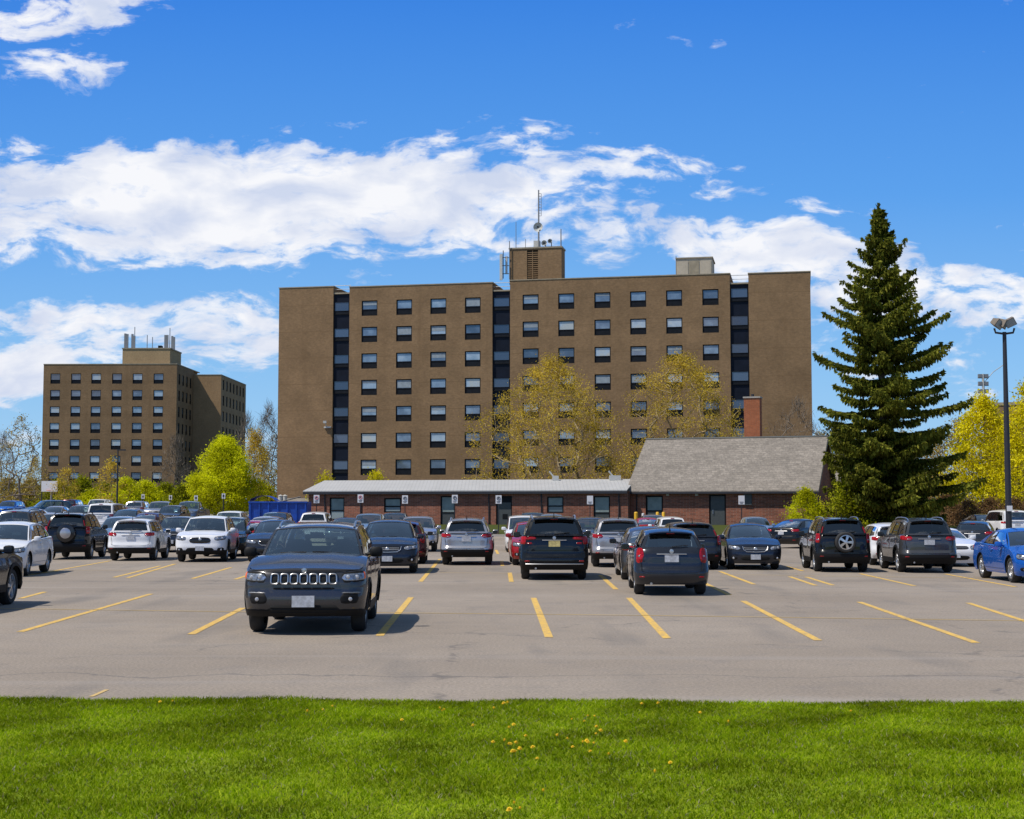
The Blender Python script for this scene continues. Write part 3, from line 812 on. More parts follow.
m.l(v3, nc.inputs['Vector']); sc_ = m.n('ShaderNodeVectorMath', operation='SCALE'); sc_.inputs['Scale'].default_value = 1.6; m.l(nc.outputs['Color'], sc_.inputs[0])
m.l(v3, wrp.inputs[0]); m.l(sc_.outputs[0], wrp.inputs[1])
vo = m.n('ShaderNodeTexVoronoi', feature='DISTANCE_TO_EDGE'); vo.inputs['Scale'].default_value = .13; m.l(wrp.outputs[0], vo.inputs['Vector'])
crack = m.ramp(vo.outputs['Distance'], [(0.0, (1, 1, 1)), (.0035, (1, 1, 1)), (.007, (0, 0, 0))])
c = m.mix(c, (.07, .065, .062), m.math('MULTIPLY', m.math('MULTIPLY', crack, m.ramp(mid, [(.46, (0, 0, 0)), (.56, (1, 1, 1))])), .42))
# oil drips and tyre polish, stretched along the stalls
v4 = m.tex(scale=(1, .16, 1)); st = m.noise(v4, .9, 3, .5)
c = m.mix(c, (.135, .124, .114), m.math('MULTIPLY', m.ramp(st, [(.56, (0, 0, 0)), (.75, (1, 1, 1))]), .6))
# long tyre tracks of the driving lane and dusty seams running across the lot
v5 = m.tex(scale=(.05, 1.3, 1)); tr_ = m.noise(v5, 1.0, 4, .6)
c = m.mix(c, (.31, .28, .255), m.math('MULTIPLY', m.ramp(tr_, [(.55, (0, 0, 0)), (.75, (1, 1, 1))]), .5))
sp5 = m.n('ShaderNodeSeparateXYZ'); m.l(wrp.outputs[0], sp5.inputs[0])
def seamline(y_, wd_):
    d_ = m.math('ABSOLUTE', m.math('SUBTRACT', sp5.outputs['Y'], y_)); return m.ramp(m.math('DIVIDE', d_, wd_), [(.4, (1, 1, 1)), (1, (0, 0, 0))])
c = m.mix(c, (.10, .092, .088), m.math('MULTIPLY', m.math('ADD', seamline(17.6, .05), seamline(39.8, .10)), .55))
c = m.mix(c, (.36, .33, .30), m.math('MULTIPLY', seamline(14.9, .9), .35))
m.col(c); m.set(Roughness=.92); m.bump(fine, .5, .01); M['asphalt'] = m.m

m = NT('lawn_soil'); v3 = m.tex(); a = m.noise(v3, .5, 5, .6); b = m.noise(v3, 14, 4, .7)
c = m.mix((.16, .23, .010), (.24, .32, .016), m.ramp(a, [(.35, (0, 0, 0)), (.65, (1, 1, 1))]))
c = m.mix(c, m.ramp(b, [(.3, (.5, .5, .5)), (.7, (1.3, 1.3, 1.3))]), .8, 'MULTIPLY')
m.col(c); m.set(Roughness=.95); m.b.inputs['Specular IOR Level'].default_value = .1; m.bump(b, .8, .03); M['lawn'] = m.m
m = NT('rough_ground'); v3 = m.tex(); a = m.noise(v3, .06, 5, .6); b = m.noise(v3, 3, 4, .7)
c = m.mix((.06, .09, .02), (.12, .10, .06), a); c = m.mix(c, m.ramp(b, [(.3, (.6, .6, .6)), (.7, (1.2, 1.2, 1.2))]), .8, 'MULTIPLY'); m.col(c); m.set(Roughness=.95); M['terrain'] = m.m

eL, eR = ground_pt(0, 700.5), ground_pt(1024, 706)
def edge_y(x): return eL.y + (eR.y - eL.y) * (x - eL.x) / (eR.x - eL.x) + .05 * math.sin(x * 1.9) + .035 * math.sin(x * 5.3 + 1) + .02 * math.sin(x * 17.0)
xs = [-1500, -600, -300, -200, -150, -120] + list(range(-100, 101, 5)) + [120, 150, 200, 300, 600, 1500]
ys = [-60, -20, 0, 20, 40, 60] + list(range(64, 170, 3)) + [180, 200, 240, 300, 400, 700, 1500, 3500]
sheet('ground', M['terrain'], xs, ys, -.05)
xs = [x * 1.0 for x in range(-90, 91, 3)]; ys = [12, 13, 15, 20, 30, 40, 50, 60] + list(range(64, 172, 2))
def in_lot(x, y):
    if y < 12.5: return False
    w_ = y + .23 * x
    if x > -17: return w_ < 101.5 and x < 60
    return y < 166
m = MB()
cols_x = [x / 8 for x in range(-160, 161)]
# the near strip follows the lawn edge
m.grid(lambda i, j: (cols_x[i], [edge_y(cols_x[i]) - .25, 20.0][j], 0.0), len(cols_x) - 1, 1)
o = m.build('parking_lot', M['asphalt'], recalc=False); lot_me = MB()
lot_me.v = [tuple(v_.co) for v_ in o.data.vertices]; lot_me.f = [tuple(p_.vertices) for p_ in o.data.polygons]
bpy.data.objects.remove(o)
lot_me.grid(lambda i, j: ([-90, -20][i], [12.0, 20.0][j], 0), 1, 1); lot_me.grid(lambda i, j: ([20, 90][i], [12.0, 20.0][j], 0), 1, 1)
ys2 = [20, 30, 40, 50, 60, 64, 68] + list(range(70, 168, 2))
lot_me.grid(lambda i, j: (xs[i], ys2[j], gz(xs[i], ys2[j])), len(xs) - 1, len(ys2) - 1, lambda i, j: in_lot((xs[i] + xs[i + 1]) / 2, (ys2[j] + ys2[j + 1]) / 2))
o = lot_me.build('parking_lot', M['asphalt'], smooth=True, recalc=False); o['kind'] = 'structure'
# kerb and lawn before the low building
m = MB(); XL = [-17 + i for i in range(0, 60)]
def lawn_y(x): return 101.3 - .23 * x
m.grid(lambda i, j: (XL[i], lawn_y(XL[i]) + j * 2.0, gz(XL[i], lawn_y(XL[i]) + j * 2) + .14 - (.3 if j == 0 else 0)), len(XL) - 1, 12)
_m = NT('far_lawn_grass'); _v = _m.tex(); _m.col(_m.mix((.04, .06, .010), (.08, .085, .025), _m.noise(_v, .8, 5, .7))); _m.set(Roughness=.95); _m.b.inputs['Specular IOR Level'].default_value = .1; M['far_lawn'] = _m.m
o = m.build('far_lawn', M['far_lawn'], smooth=True, recalc=False); o['kind'] = 'structure'
m = MB()
for x in range(-17, 42, 1): m.box((x + .5, lawn_y(x + .5) - .08, gz(x, lawn_y(x)) + .05), (1.03, .16, .22), -math.atan(.23))
M['concrete'] = mat_plain('concrete', (.36, .34, .31), .9, var=.2, scale=2)
m.build('kerb', M['concrete'])['kind'] = 'structure'

# near lawn (where the camera stands) and its blades
m = MB(); m.grid(lambda i, j: (cols_x[i], [-30, 0, edge_y(cols_x[i]) - .05, edge_y(cols_x[i])][j], [.012, .02, .02, -.01][j]), len(cols_x) - 1, 3)
m.grid(lambda i, j: ([-90, -20][i], [-30, 12.5][j], .01), 1, 1); m.grid(lambda i, j: ([20, 90][i], [-30, 12.5][j], .01), 1, 1)
o = m.build('lawn', M['lawn'], smooth=True, recalc=False); o['kind'] = 'structure'

def raw_mesh(name, V, Fc, mat, parent=None, smooth=False):
    """V: n x 3 array, Fc: m x k array of indices"""
    me = bpy.data.meshes.new(name); n, k = Fc.shape
    me.vertices.add(len(V)); me.vertices.foreach_set('co', V.astype(np.float32).ravel())
    me.loops.add(n * k); me.loops.foreach_set('vertex_index', Fc.astype(np.int32).ravel())
    me.polygons.add(n); me.polygons.foreach_set('loop_start', np.arange(0, n * k, k, dtype=np.int32)); me.polygons.foreach_set('loop_total', np.full(n, k, dtype=np.int32))
    if smooth: me.polygons.foreach_set('use_smooth', np.ones(n, dtype=bool))
    me.update(calc_edges=True); me.validate()
    me.materials.append(mat); return link(name, me, parent)

def mat_leaf(name, c1, c2, c3=None, trans=.35, clump=.35, dark=.55):
    m = NT(name); g = m.n('ShaderNodeNewGeometry')
    col = m.ramp(g.outputs['Random Per Island'], [(0, c1), (.55, c2), (1, c3 or c2)])
    nz = m.noise(m.tex(), clump, 3, .6)
    col = m.mix(col, m.ramp(nz, [(.35, (dark,) * 3), (.68, (1.25,) * 3)]), 1.0, 'MULTIPLY')
    df = m.n('ShaderNodeBsdfDiffuse'); tr = m.n('ShaderNodeBsdfTranslucent'); mx = m.n('ShaderNodeMixShader'); mx.inputs[0].default_value = trans
    m.l(col, df.inputs['Color']); m.l(col, tr.inputs['Color']); m.l(df.outputs[0], mx.inputs[1]); m.l(tr.outputs[0], mx.inputs[2])
    m.l(mx.outputs[0], m.out.inputs['Surface']); return m.m
M['grass'] = mat_leaf('grass_blade', (.16, .265, .003), (.26, .37, .005), (.42, .48, .035), .42, 1.0, .48)
rg = np.random.default_rng(3)
def blades(n, xr, y0, mat, h0, h1, wd):
    x = rg.uniform(-xr, xr, n); t = rg.uniform(0, 1, n) ** 1.15
    ye = np.array([edge_y(a_) for a_ in x]); y = ye - (ye - y0) * t
    y += rg.normal(0, .03, n)
    patch_ = .5 + .5 * np.sin(x * 1.7 + 1.3 * np.sin(y * 1.1)) * np.sin(y * 2.3 + np.sin(x * .9))
    h = rg.uniform(h0, h1, n) * (.75 + .4 * patch_); a = rg.uniform(0, 2 * np.pi, n); b = rg.uniform(0, 2 * np.pi, n); lean = rg.uniform(.3, 1.5, n) * h
    V = np.zeros((n, 5, 3)); dx, dy = np.cos(a) * wd / 2, np.sin(a) * wd / 2
    lx, ly = np.cos(b) * lean, np.sin(b) * lean
    z0 = 0.012
    V[:, 0] = np.stack([x - dx, y - dy, np.full(n, z0)], 1); V[:, 1] = np.stack([x + dx, y + dy, np.full(n, z0)], 1)
    V[:, 2] = np.stack([x + dx * .8 + lx * .3, y + dy * .8 + ly * .3, z0 + h * .6], 1); V[:, 3] = np.stack([x - dx * .8 + lx * .3, y - dy * .8 + ly * .3, z0 + h * .6], 1)
    V[:, 4] = np.stack([x + lx, y + ly, z0 + h * .95], 1)
    i0 = np.arange(n)[:, None] * 5
    tri = np.concatenate([i0 + [0, 1, 2], i0 + [0, 2, 3], i0 + [3, 2, 4]], 0)
    o = raw_mesh('grass', V.reshape(-1, 3), tri, mat); o['kind'] = 'stuff'; return o
gb = blades(560000, 11, 7.4, M['grass'], .02, .055, .008)
tag(gb, 'short green mown grass blades in the foreground lawn', 'grass')
M['straw'] = mat_leaf('dry_grass', (.20, .17, .07), (.30, .26, .12), (.45, .42, .30), .3)
gs = blades(34000, 11, 7.4, M['straw'], .02, .05, .008); tag(gs, 'pale dry grass blades scattered through the lawn', 'dry grass')

# dandelions
M['dandelion'] = mat_plain('dandelion_yellow', (.80, .52, .01), .8, var=.15); M['stem'] = mat_plain('stem_green', (.10, .16, .03), .8)
mh = MB()
for k in range(3):
    for q in range(14):
        a0 = 2 * math.pi * q / 14 + k * .2; r1 = .022 - .006 * k; h_ = .004 + .007 * k
        mh.add([(.003 * math.cos(a0), .003 * math.sin(a0), h_), (r1 * math.cos(a0 - .16), r1 * math.sin(a0 - .16), h_ + .004), (r1 * math.cos(a0 + .16), r1 * math.sin(a0 + .16), h_ + .004)], [(0, 1, 2)])
mh.lathe([(.0001, .024), (.008, .018), (.009, .0), (.0001, -.004)], n=8)
head0 = mh.build('flower_head', M['dandelion'], recalc=False); head_me = head0.data; bpy.data.objects.remove(head0)
st0 = MB().tube([(0, 0, 0), (.004, 0, .04), (0, 0, .075)], .0022, 5).build('stem', M['stem']); st_me = st0.data; bpy.data.objects.remove(st0)
dpos = [(441, 708), (445, 709), (404, 719), (495, 709), (506, 703), (475, 726), (513, 724), (527, 735), (516, 743), (504, 741), (508, 743), (493, 742), (507, 744), (520, 750), (522, 748), (534, 747), (539, 756), (514, 752), (515, 752), (557, 736), (569, 737), (584, 741), (586, 742), (589, 741), (594, 741), (575, 745), (593, 749), (594, 732), (601, 731), (588, 714), (593, 714), (586, 719), (570, 718), (595, 727), (624, 742), (669, 762), (517, 801), (510, 811), (522, 806), (640, 703), (660, 704), (655, 772), (606, 753), (324, 708), (309, 712), (332, 704), (160, 701), (174, 700), (443, 709), (504, 704), (700, 712), (730, 722), (850, 710), (508, 727), (542, 790)]
for px, py in dpos:
    q = ground_pt(px, py, .075)
    e = empty('dandelion', (q.x + rnd.uniform(-.02, .02), q.y, .01), rnd.uniform(0, 6)); e.scale = [rnd.uniform(.6, .95)] * 3
    tag(e, 'yellow dandelion flower in the foreground lawn', 'flower', 'dandelions in the lawn')
    h_ = link('flower_head', head_me, e); h_.location = (0, 0, .072); h_.rotation_euler = (rnd.uniform(-.4, .4), rnd.uniform(-.4, .4), 0)
    link('stem', st_me, e)

# ------------------------------------------------------------------ painted lines
m = NT('line_paint'); v3 = m.tex(); a = m.noise(v3, 9, 6, .75); b = m.noise(v3, 1.2, 3)
c = m.mix((.78, .48, .07), (.60, .38, .08), b); m.col(m.mix(c, (.24, .21, .18), m.ramp(a, [(.46, (0, 0, 0)), (.66, (.9, .9, .9))]))); m.set(Roughness=.85); M['line'] = m.m
m = NT('worn_paint'); v3 = m.tex(); a = m.noise(v3, 7, 6, .8)
m.col(m.mix((.55, .38, .14), (.27, .235, .205), m.ramp(a, [(.50, (0, 0, 0)), (.78, (1, 1, 1))]))); m.set(Roughness=.9); M['line_worn'] = m.m
LN = MB(); LW = MB()
def line(x0, y0_, x1, y1_, wd=.125, mb=None):
    a, b = ground_pt(x0, y0_), ground_pt(x1, y1_); d = (b - a).normalized(); n_ = Vector((-d.y, d.x, 0)) * wd / 2; Z = Vector((0, 0, .005))
    (mb or LN).add([a - n_ + Z, a + n_ + Z, b + n_ + Z, b - n_ + Z], [(0, 3, 2, 1)])
for q in [(20, 632, 151, 594), (191, 634.5, 243, 608), (379.5, 636, 411, 597.5), (549, 637.5, 533.5, 598), (667, 638.5, 629, 598), (818, 640.5, 743, 601), (976, 643, 859, 602), (1090, 642, 968, 603), (20, 598.7, 45, 592),
          (114, 577.5, 160, 566), (127.5, 578, 175, 564), (192.5, 578.7, 231, 567.5), (235, 579.5, 262, 571), (10, 577, 60, 571), (25, 576, 110, 561), (420.4, 581.8, 440, 559), (511.4, 582, 509.7, 572.8), (502.5, 566, 501.5, 561), (498, 554, 496, 550), (616, 589.5, 600, 575),
          (754, 584.4, 720, 571.5), (729, 595, 700, 581), (815.5, 585.5, 789.7, 576.7), (833, 585.3, 806, 577), (803, 571, 786, 566.4), (914.5, 586, 860, 573.7), (1015.5, 587, 945, 574)]: line(*q)
for q in [(-30, 608.2, 240, 612), (240, 612, 381, 612.8), (381, 612.8, 640, 615.5), (640, 615.5, 1100, 622), (-30, 570, 180, 570.5), (440, 572.6, 510, 573.4), (720, 574.5, 1060, 579.5), (640, 626, 780, 650)][:-1]: line(*q, wd=.075, mb=LW)
line(91, 697, 107, 690, .05, LW)
o = LN.build('parking_lines', M['line'], recalc=False); o['kind'] = 'structure'
o = LW.build('faded_lines', M['line_worn'], recalc=False); o['kind'] = 'structure'

# ------------------------------------------------------------------ the parked cars
def park(px, py, facing, typ, color, label, yaw=0.0, Z=None, dx=0, cat=None, group='cars parked in the lot', **kw):
    """px, py: where the near tyres meet the ground in the middle of the near end; Z: depth for a car whose tyres are hidden"""
    t = dict(TYPES[typ]); f_ = (kw['L'] / t['L']) if kw.get('L') else 1
    if Z is None: q = ground_pt(px, py)
    else: q = at(px, 510, Z)
    wb = t['wb'] * f_; L_ = t['L'] * f_
    over = (t['fo'] * f_ if facing == 'F' else L_ - t['fo'] * f_ - wb)
    back = L_ / 2 - over                     # from the near axle to the middle
    a = R(yaw); d = Vector((-math.sin(a), math.cos(a), 0))
    c_ = Vector((q.x, q.y, 0)) + d * back
    c_.z = gz(c_.x, c_.y)
    cats = {'suv': 'SUV', 'hatch': 'hatchback', 'sedan': 'sedan', 'coupe': 'coupe', 'pickup': 'pickup truck', 'van': 'minivan'}
    return make_car(label, cat or cats[typ], group, typ, color, c_, a + (0 if facing == 'F' else math.pi), **kw)
# near row
COMPASS = dict(front='slots', tail=None, rails='chrome', W=1.90, H=1.70, L=4.4, spokes=5, clad=.36, zh=1.0, zb=1.17, zbr=1.22)
park(309, 631, 'F', 'suv', 'charcoal', 'charcoal SUV with seven-slot chrome grille standing alone in the front row', yaw=2, **COMPASS)
park(669.5, 594, 'R', 'hatch', 'slate', 'dark slate hatchback with tall oval red tail lights, parked nearest the camera right of centre', yaw=-2, tail='vertical', front=None, H=1.50, W=1.69, clad=.2)
park(553.5, 578.8, 'R', 'suv', 'black', 'glossy black SUV with a chrome bumper strip and yellow plate, left of the slate hatchback', yaw=0, tail='wrap', front=None, H=1.74, W=1.88, rails='chrome', plate='plate_y', dark_glass=True, chrome_bumper=True, L=4.7)
park(652, 579.5, 'R', 'sedan', 'grey', 'dark grey sedan half hidden behind the slate hatchback', yaw=-1, tail='horiz', front=None, H=1.45, W=1.78)
park(618, 566.6, 'R', 'suv', 'silver', 'silver SUV seen from behind between the black SUV and the grey sedan', yaw=-2, tail='horiz', front=None, H=1.64, W=1.80, dark_glass=True, clad=.38)
park(536, 565, 'F', 'hatch', 'red', 'bright red hatchback showing one side behind the black SUV', yaw=2, front='wide', tail=None, H=1.50, W=1.74)
park(525, 552, 'F', 'van', 'white', 'white minivan peeking out left of the black SUV', yaw=1, front='wide', tail=None, W=1.80, H=1.66, L=4.6)
park(593, 555, 'F', 'suv', 'grey', 'grey-green SUV facing the camera between the black and the silver SUVs', front='wide', tail=None, H=1.60)
park(467, 564.6, 'R', 'suv', 'silver', 'silver crossover alone in its stall before the low brick building, seen from behind', yaw=0, tail='horiz', front=None, H=1.62, W=1.80, L=4.3, rails='chrome', dark_glass=True, clad=.45)
park(388, 572.7, 'F', 'hatch', 'navy', 'navy crossover with chrome-edged grille facing the camera just right of the charcoal SUV', yaw=3, front='chrome_v', tail=None, H=1.61, W=1.84, L=4.5)
park(402, 563.5, 'R', 'hatch', 'maroon', 'dark maroon hatchback mostly hidden behind the navy crossover', yaw=2, tail='vertical', front=None, H=1.52, dark_glass=True)
park(417, 551.5, 'F', 'suv', 'silver', 'silver SUV facing the camera behind the maroon hatchback', yaw=2, front='wide', tail=None, H=1.62)
park(272, 561.5, 'F', 'sedan', 'slate', 'slate blue sedan facing the camera, half hidden left of the charcoal SUV', yaw=3, front='chrome_v', tail=None, H=1.55)
park(203, 561.5, 'F', 'suv', 'white', 'white SUV with black hexagonal grille facing the camera', yaw=4, front='hex', tail=None, H=1.69, W=1.88, clad=.42, dark_glass=True, dark_mirror=False)
park(134, 560.3, 'R', 'suv', 'white', 'white crossover seen from behind, next to the black SUV with the round spare wheel cover', yaw=4, tail='horiz', front=None, H=1.58, W=1.76, L=4.3, clad=.40, dark_glass=True)
park(70, 559, 'R', 'suv', 'black', 'black SUV with a silver round spare wheel cover on its tailgate', yaw=5, tail='tall', front=None, H=1.80, W=1.76, L=4.4, spare='cover', rails='black', dark_glass=True, clad=.5)
park(-2, 576.0, 'F', 'hatch', 'white', 'white hatchback facing the camera at the left edge of the lot', yaw=6, front='wide', tail=None, H=1.56, W=1.80, L=4.4)
q = ground_pt(15, 604.5)
make_car('black SUV cut off by the left edge of the photo, front wheel showing', 'SUV', 'cars parked in the lot', 'suv', 'black', (q.x - .93, q.y - 1.33, 0), R(180 + 1), front='wide', tail='horiz', H=1.64)
park(752.5, 569, 'F', 'sedan', 'navy', 'navy sedan with chrome grille facing the camera, right of the slate hatchback', yaw=-3, front='chrome_v', tail=None, H=1.47, W=1.73)
park(691, 569, 'R', 'suv', 'slate', 'dark slate SUV seen from behind, right of the nearest hatchback', yaw=0, tail='tall', front=None, H=1.52, W=1.82, dark_glass=True)
park(840, 571.4, 'R', 'suv', 'black', 'black SUV with an uncovered spare wheel on its tailgate', yaw=-4, tail='tall', front=None, H=1.67, W=1.69, L=4.45, spare='wheel', rails='chrome', dark_glass=True, clad=.48)
park(924, 572, 'R', 'suv', 'grey', 'grey SUV with silver roof rails seen from behind, beside the spare-wheel SUV', yaw=-4, tail='horiz', front=None, H=1.66, W=1.71, rails='chrome', dark_glass=True, clad=.46, L=4.6)
q = ground_pt(1006, 582.5); q2 = ground_pt(978.6, 577.5)
make_car('bright blue sedan at the right edge facing the camera', 'sedan', 'cars parked in the lot', 'sedan', 'blue', (q.x + 1.0, q.y + 1.25, 0), R(-2), front='chrome_v', tail=None, H=1.42, L=4.5)
park(894, 565, 'R', 'hatch', 'white', 'white hatchback with large red tail lights between two dark SUVs', yaw=-3, tail='horiz', front=None, H=1.46, dark_glass=False)
park(949, 566, 'F', 'coupe', 'white', 'low white coupe facing the camera behind the grey SUV', yaw=-4, front='wide', tail=None, H=1.30)
park(974, 553, 'R', 'hatch', 'slate', 'dark blue hatchback at an angle behind the bright blue sedan', yaw=-22, tail='horiz', front=None, H=1.42, lod=1)
park(790, 548, 'R', 'sedan', 'black', 'black sedan parked at an angle beyond the navy sedan', yaw=-38, tail='horiz', front=None, H=1.46, lod=1)
# second and third rows
def far(px, Z, facing, typ, color, label, yaw=0, **kw):
    kw.setdefault('front', 'wide' if facing == 'F' else None); kw.setdefault('tail', None if facing == 'F' else 'horiz')
    park(px, None, facing, typ, color, label, yaw=yaw, Z=Z, lod=1, **kw)
far(671, 75, 'R', 'suv', 'white', 'small white SUV seen from behind by the yellow bollards', H=1.56, W=1.66, dark_glass=True)
far(648, 86, 'R', 'sedan', 'red', 'red sedan in front of the yellow bollards')
far(655, 93, 'F', 'hatch', 'steel', 'steel blue hatchback nearest the gabled building window', H=1.6)
far(533, 90, 'F', 'suv', 'teal', 'dark teal SUV in the far row before the low building', H=1.76)
far(552, 86, 'F', 'hatch', 'lightblue', 'light blue hatchback in the far row before the low building', H=1.68)
far(759, 86, 'F', 'hatch', 'lightblue', 'light blue hatchback showing behind the navy sedan roof', H=1.5)
far(367, 80, 'F', 'suv', 'lightblue', 'pale blue SUV in the far row, right of the grey sedan roof', H=1.72)
far(393, 91, 'F', 'suv', 'teal', 'dark teal SUV tight against the low building, behind the navy crossover', H=1.74)
far(343, 78, 'F', 'sedan', 'grey', 'grey sedan with just its roof above the charcoal SUV', H=1.50)
far(315, 84, 'R', 'suv', 'white', 'white SUV seen from behind right of the blue container', H=1.80, dark_glass=True)
far(226, 60, 'F', 'suv', 'green', 'dark green SUV right behind the white SUV with hexagonal grille', H=1.62, yaw=4)
far(226, 84, 'F', 'suv', 'white', 'white SUV in the far row below the bright green tree', H=1.82)
far(262, 69, 'F', 'hatch', 'silver', 'silver hatchback behind the slate blue sedan', H=1.60)
far(252, 62, 'R', 'sedan', 'red', 'red sedan just behind the dark green SUV')
far(272, 86, 'F', 'suv', 'teal', 'teal SUV parked in front of the blue container', H=1.78)
far(18, 64, 'R', 'suv', 'grey', 'dark grey SUV with roof rails behind the white hatchback at the left', H=1.92, rails='black', yaw=4)
far(48, 72, 'F', 'suv', 'silver', 'silver SUV between the grey roof-rail SUV and the spare-wheel SUV', H=1.72, yaw=3)
far(115, 66, 'F', 'hatch', 'lightblue', 'light blue hatchback behind the white crossover', H=1.62, yaw=3)
far(174, 66, 'F', 'suv', 'slate', 'slate SUV facing the camera between the two white SUVs', H=1.62, yaw=3)
far(76, 98, 'F', 'suv', 'steel', 'steel blue SUV in the third row above the black SUV with silver spare cover', H=1.76)
far(104, 96, 'R', 'van', 'white', 'white minivan seen from behind in the third row', H=1.92, dark_glass=True, W=2.0)
far(122, 90, 'F', 'sedan', 'teal', 'dark teal sedan roof behind the light blue hatchback', H=1.62)
far(146, 86, 'R', 'sedan', 'maroon', 'dark maroon sedan in the third row', H=1.55)
far(156, 116, 'F', 'pickup', 'silver', 'silver pickup truck in the far left lot', H=1.86)
far(136, 128, 'R', 'suv', 'silver', 'silver SUV with see-through windows in the far left lot', H=1.8)
far(186, 112, 'F', 'pickup', 'steel', 'steel blue pickup truck facing the camera left of the bright green tree', H=1.90)
far(95, 146, 'F', 'van', 'white', 'white minivan farthest away near the basketball hoop', H=1.85)
far(70, 150, 'R', 'suv', 'maroon', 'dark maroon SUV parked beside the basketball hoop', H=1.8)
far(32, 132, 'F', 'suv', 'teal', 'teal SUV parked at an angle in the far left lot', H=1.85, yaw=-50)
far(5, 140, 'F', 'suv', 'blue', 'blue SUV at the far left edge of the lot', H=1.75)
far(50, 110, 'F', 'sedan', 'silver', 'silver sedan in the far left lot', H=1.55)
far(168, 104, 'F', 'suv', 'charcoal', 'charcoal SUV in the far left lot beside the steel blue pickup', H=1.7)
far(1012, 92, 'R', 'van', 'white', 'white minivan in the distance behind the light pole', H=1.9)
far(990, 96, 'F', 'sedan', 'maroon', 'dark maroon sedan in the distance below the yellow tree', H=1.4)
far(24, 92, 'F', 'sedan', 'lightblue', 'light blue sedan behind the grey roof-rail SUV', H=1.6)
# ------------------------------------------------------------------ building materials
def mat_brick(name, c1, c2, mortar, bw=.22, bh=.075, stain=.3, course=False):
    m = NT(name); tc_ = m.n('ShaderNodeTexCoord'); sp_ = m.n('ShaderNodeSeparateXYZ'); m.l(tc_.outputs['Object'], sp_.inputs[0])
    cb = m.n('ShaderNodeCombineXYZ'); m.l(m.math('ADD', sp_.outputs['X'], sp_.outputs['Y']), cb.inputs[0]); m.l(sp_.outputs['Z'], cb.inputs[1])
    br = m.n('ShaderNodeTexBrick'); br.inputs['Color1'].default_value = (*c1, 1); br.inputs['Color2'].default_value = (*c2, 1); br.inputs['Mortar'].default_value = (*mortar, 1)
    br.inputs['Scale'].default_value = 1; br.inputs['Brick Width'].default_value = bw; br.inputs['Row Height'].default_value = bh; br.inputs['Mortar Size'].default_value = .008; br.inputs['Bias'].default_value = -.1
    m.l(cb.outputs[0], br.inputs['Vector'])
    v = tc_.outputs['Object']
    a = m.noise(v, .35, 5, .6); b = m.noise(v, 4.5, 4, .7)
    c = m.mix(br.outputs['Color'], m.ramp(a, [(.3, (.78, .78, .78)), (.7, (1.15, 1.15, 1.15))]), stain * 2, 'MULTIPLY')
    c = m.mix(c, m.ramp(b, [(.3, (.7, .7, .7)), (.7, (1.25, 1.25, 1.25))]), .5, 'MULTIPLY')
    mp = m.n('ShaderNodeMapping'); mp.inputs['Scale'].default_value = (1.1, 1.1, .07); m.l(v, mp.inputs['Vector'])
    s_ = m.noise(mp.outputs[0], 1.0, 4, .6)
    c = m.mix(c, [x * .62 for x in c1], m.math('MULTIPLY', m.ramp(s_, [(.56, (0, 0, 0)), (.75, (1, 1, 1))]), stain))
    if course:                     # bands at the storeys
        wv = m.math('FRACT', m.math('DIVIDE', m.math('SUBTRACT', sp_.outputs['Z'], 1.15), 2.82))
        c = m.mix(c, [x * .66 for x in c1], m.math('MULTIPLY', m.ramp(wv, [(0, (1, 1, 1)), (.025, (1, 1, 1)), (.04, (0, 0, 0))]), .5))
    m.col(c); m.set(Roughness=.9); m.b.inputs['Specular IOR Level'].default_value = .2
    return m.m
M['tan_brick'] = mat_brick('tan_brick', (.262, .162, .082), (.205, .126, .065), (.235, .168, .102), stain=.42, course=True)
M['blind'] = mat_plain('window_blind', (.25, .30, .34), .7, var=.15, scale=3)
M['wing_brick_lit'] = mat_brick('wing_tan_brick_lit', (.36, .225, .115), (.30, .19, .10), (.30, .22, .13), stain=.3)  # tower brick lightened so the shadowed wing looks lit; the light is in the colour
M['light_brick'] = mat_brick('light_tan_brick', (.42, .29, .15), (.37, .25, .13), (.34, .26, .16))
M['red_brick'] = mat_brick('red_brick', (.32, .115, .070), (.17, .065, .045), (.28, .22, .18), bw=.30, bh=.11, stain=.6)
M['chimney_brick'] = mat_brick('chimney_brick', (.36, .11, .045), (.28, .085, .038), (.30, .16, .10))
M['parapet'] = mat_plain('parapet_cap', (.28, .24, .17), .7, var=.2, scale=2)
M['frame'] = mat_plain('window_frame', (.008, .009, .011), .6, spec=.15)
M['panel'] = mat_plain('dark_panel', (.008, .010, .014), .6, var=.3, scale=3, spec=.15)
M['strip'] = mat_plain('dark_curtain_wall', (.006, .009, .018), .5, var=.3, scale=1, spec=.15)
M['beige'] = mat_plain('beige_concrete', (.42, .37, .29), .85, var=.12, scale=1.5)
M['tank'] = mat_plain('antenna_white', (.50, .50, .47), .5)
M['metal_grey'] = mat_plain('galvanised_metal', (.26, .26, .26), .5, metal=.3)
M['dark_metal'] = mat_plain('dark_metal', (.02, .02, .026), .5)
m = NT('window_pane'); oi = m.n('ShaderNodeObjectInfo'); v = m.tex(); nz_ = m.noise(v, .9, 3, .5)
f_ = m.math('ADD', oi.outputs['Random'], m.math('MULTIPLY', m.math('SUBTRACT', nz_, .5), 1.0))
m.col(m.ramp(f_, [(0, (.05, .075, .12)), (.35, (.12, .17, .25)), (.6, (.22, .31, .41)), (.85, (.36, .45, .54)), (1, (.42, .44, .42))])); m.set(Roughness=.06); m.b.inputs['Specular IOR Level'].default_value = .9; m.set(Coat_Weight=.6, Coat_Roughness=.02); M['pane'] = m.m
m = NT('far_pane'); oi = m.n('ShaderNodeObjectInfo')
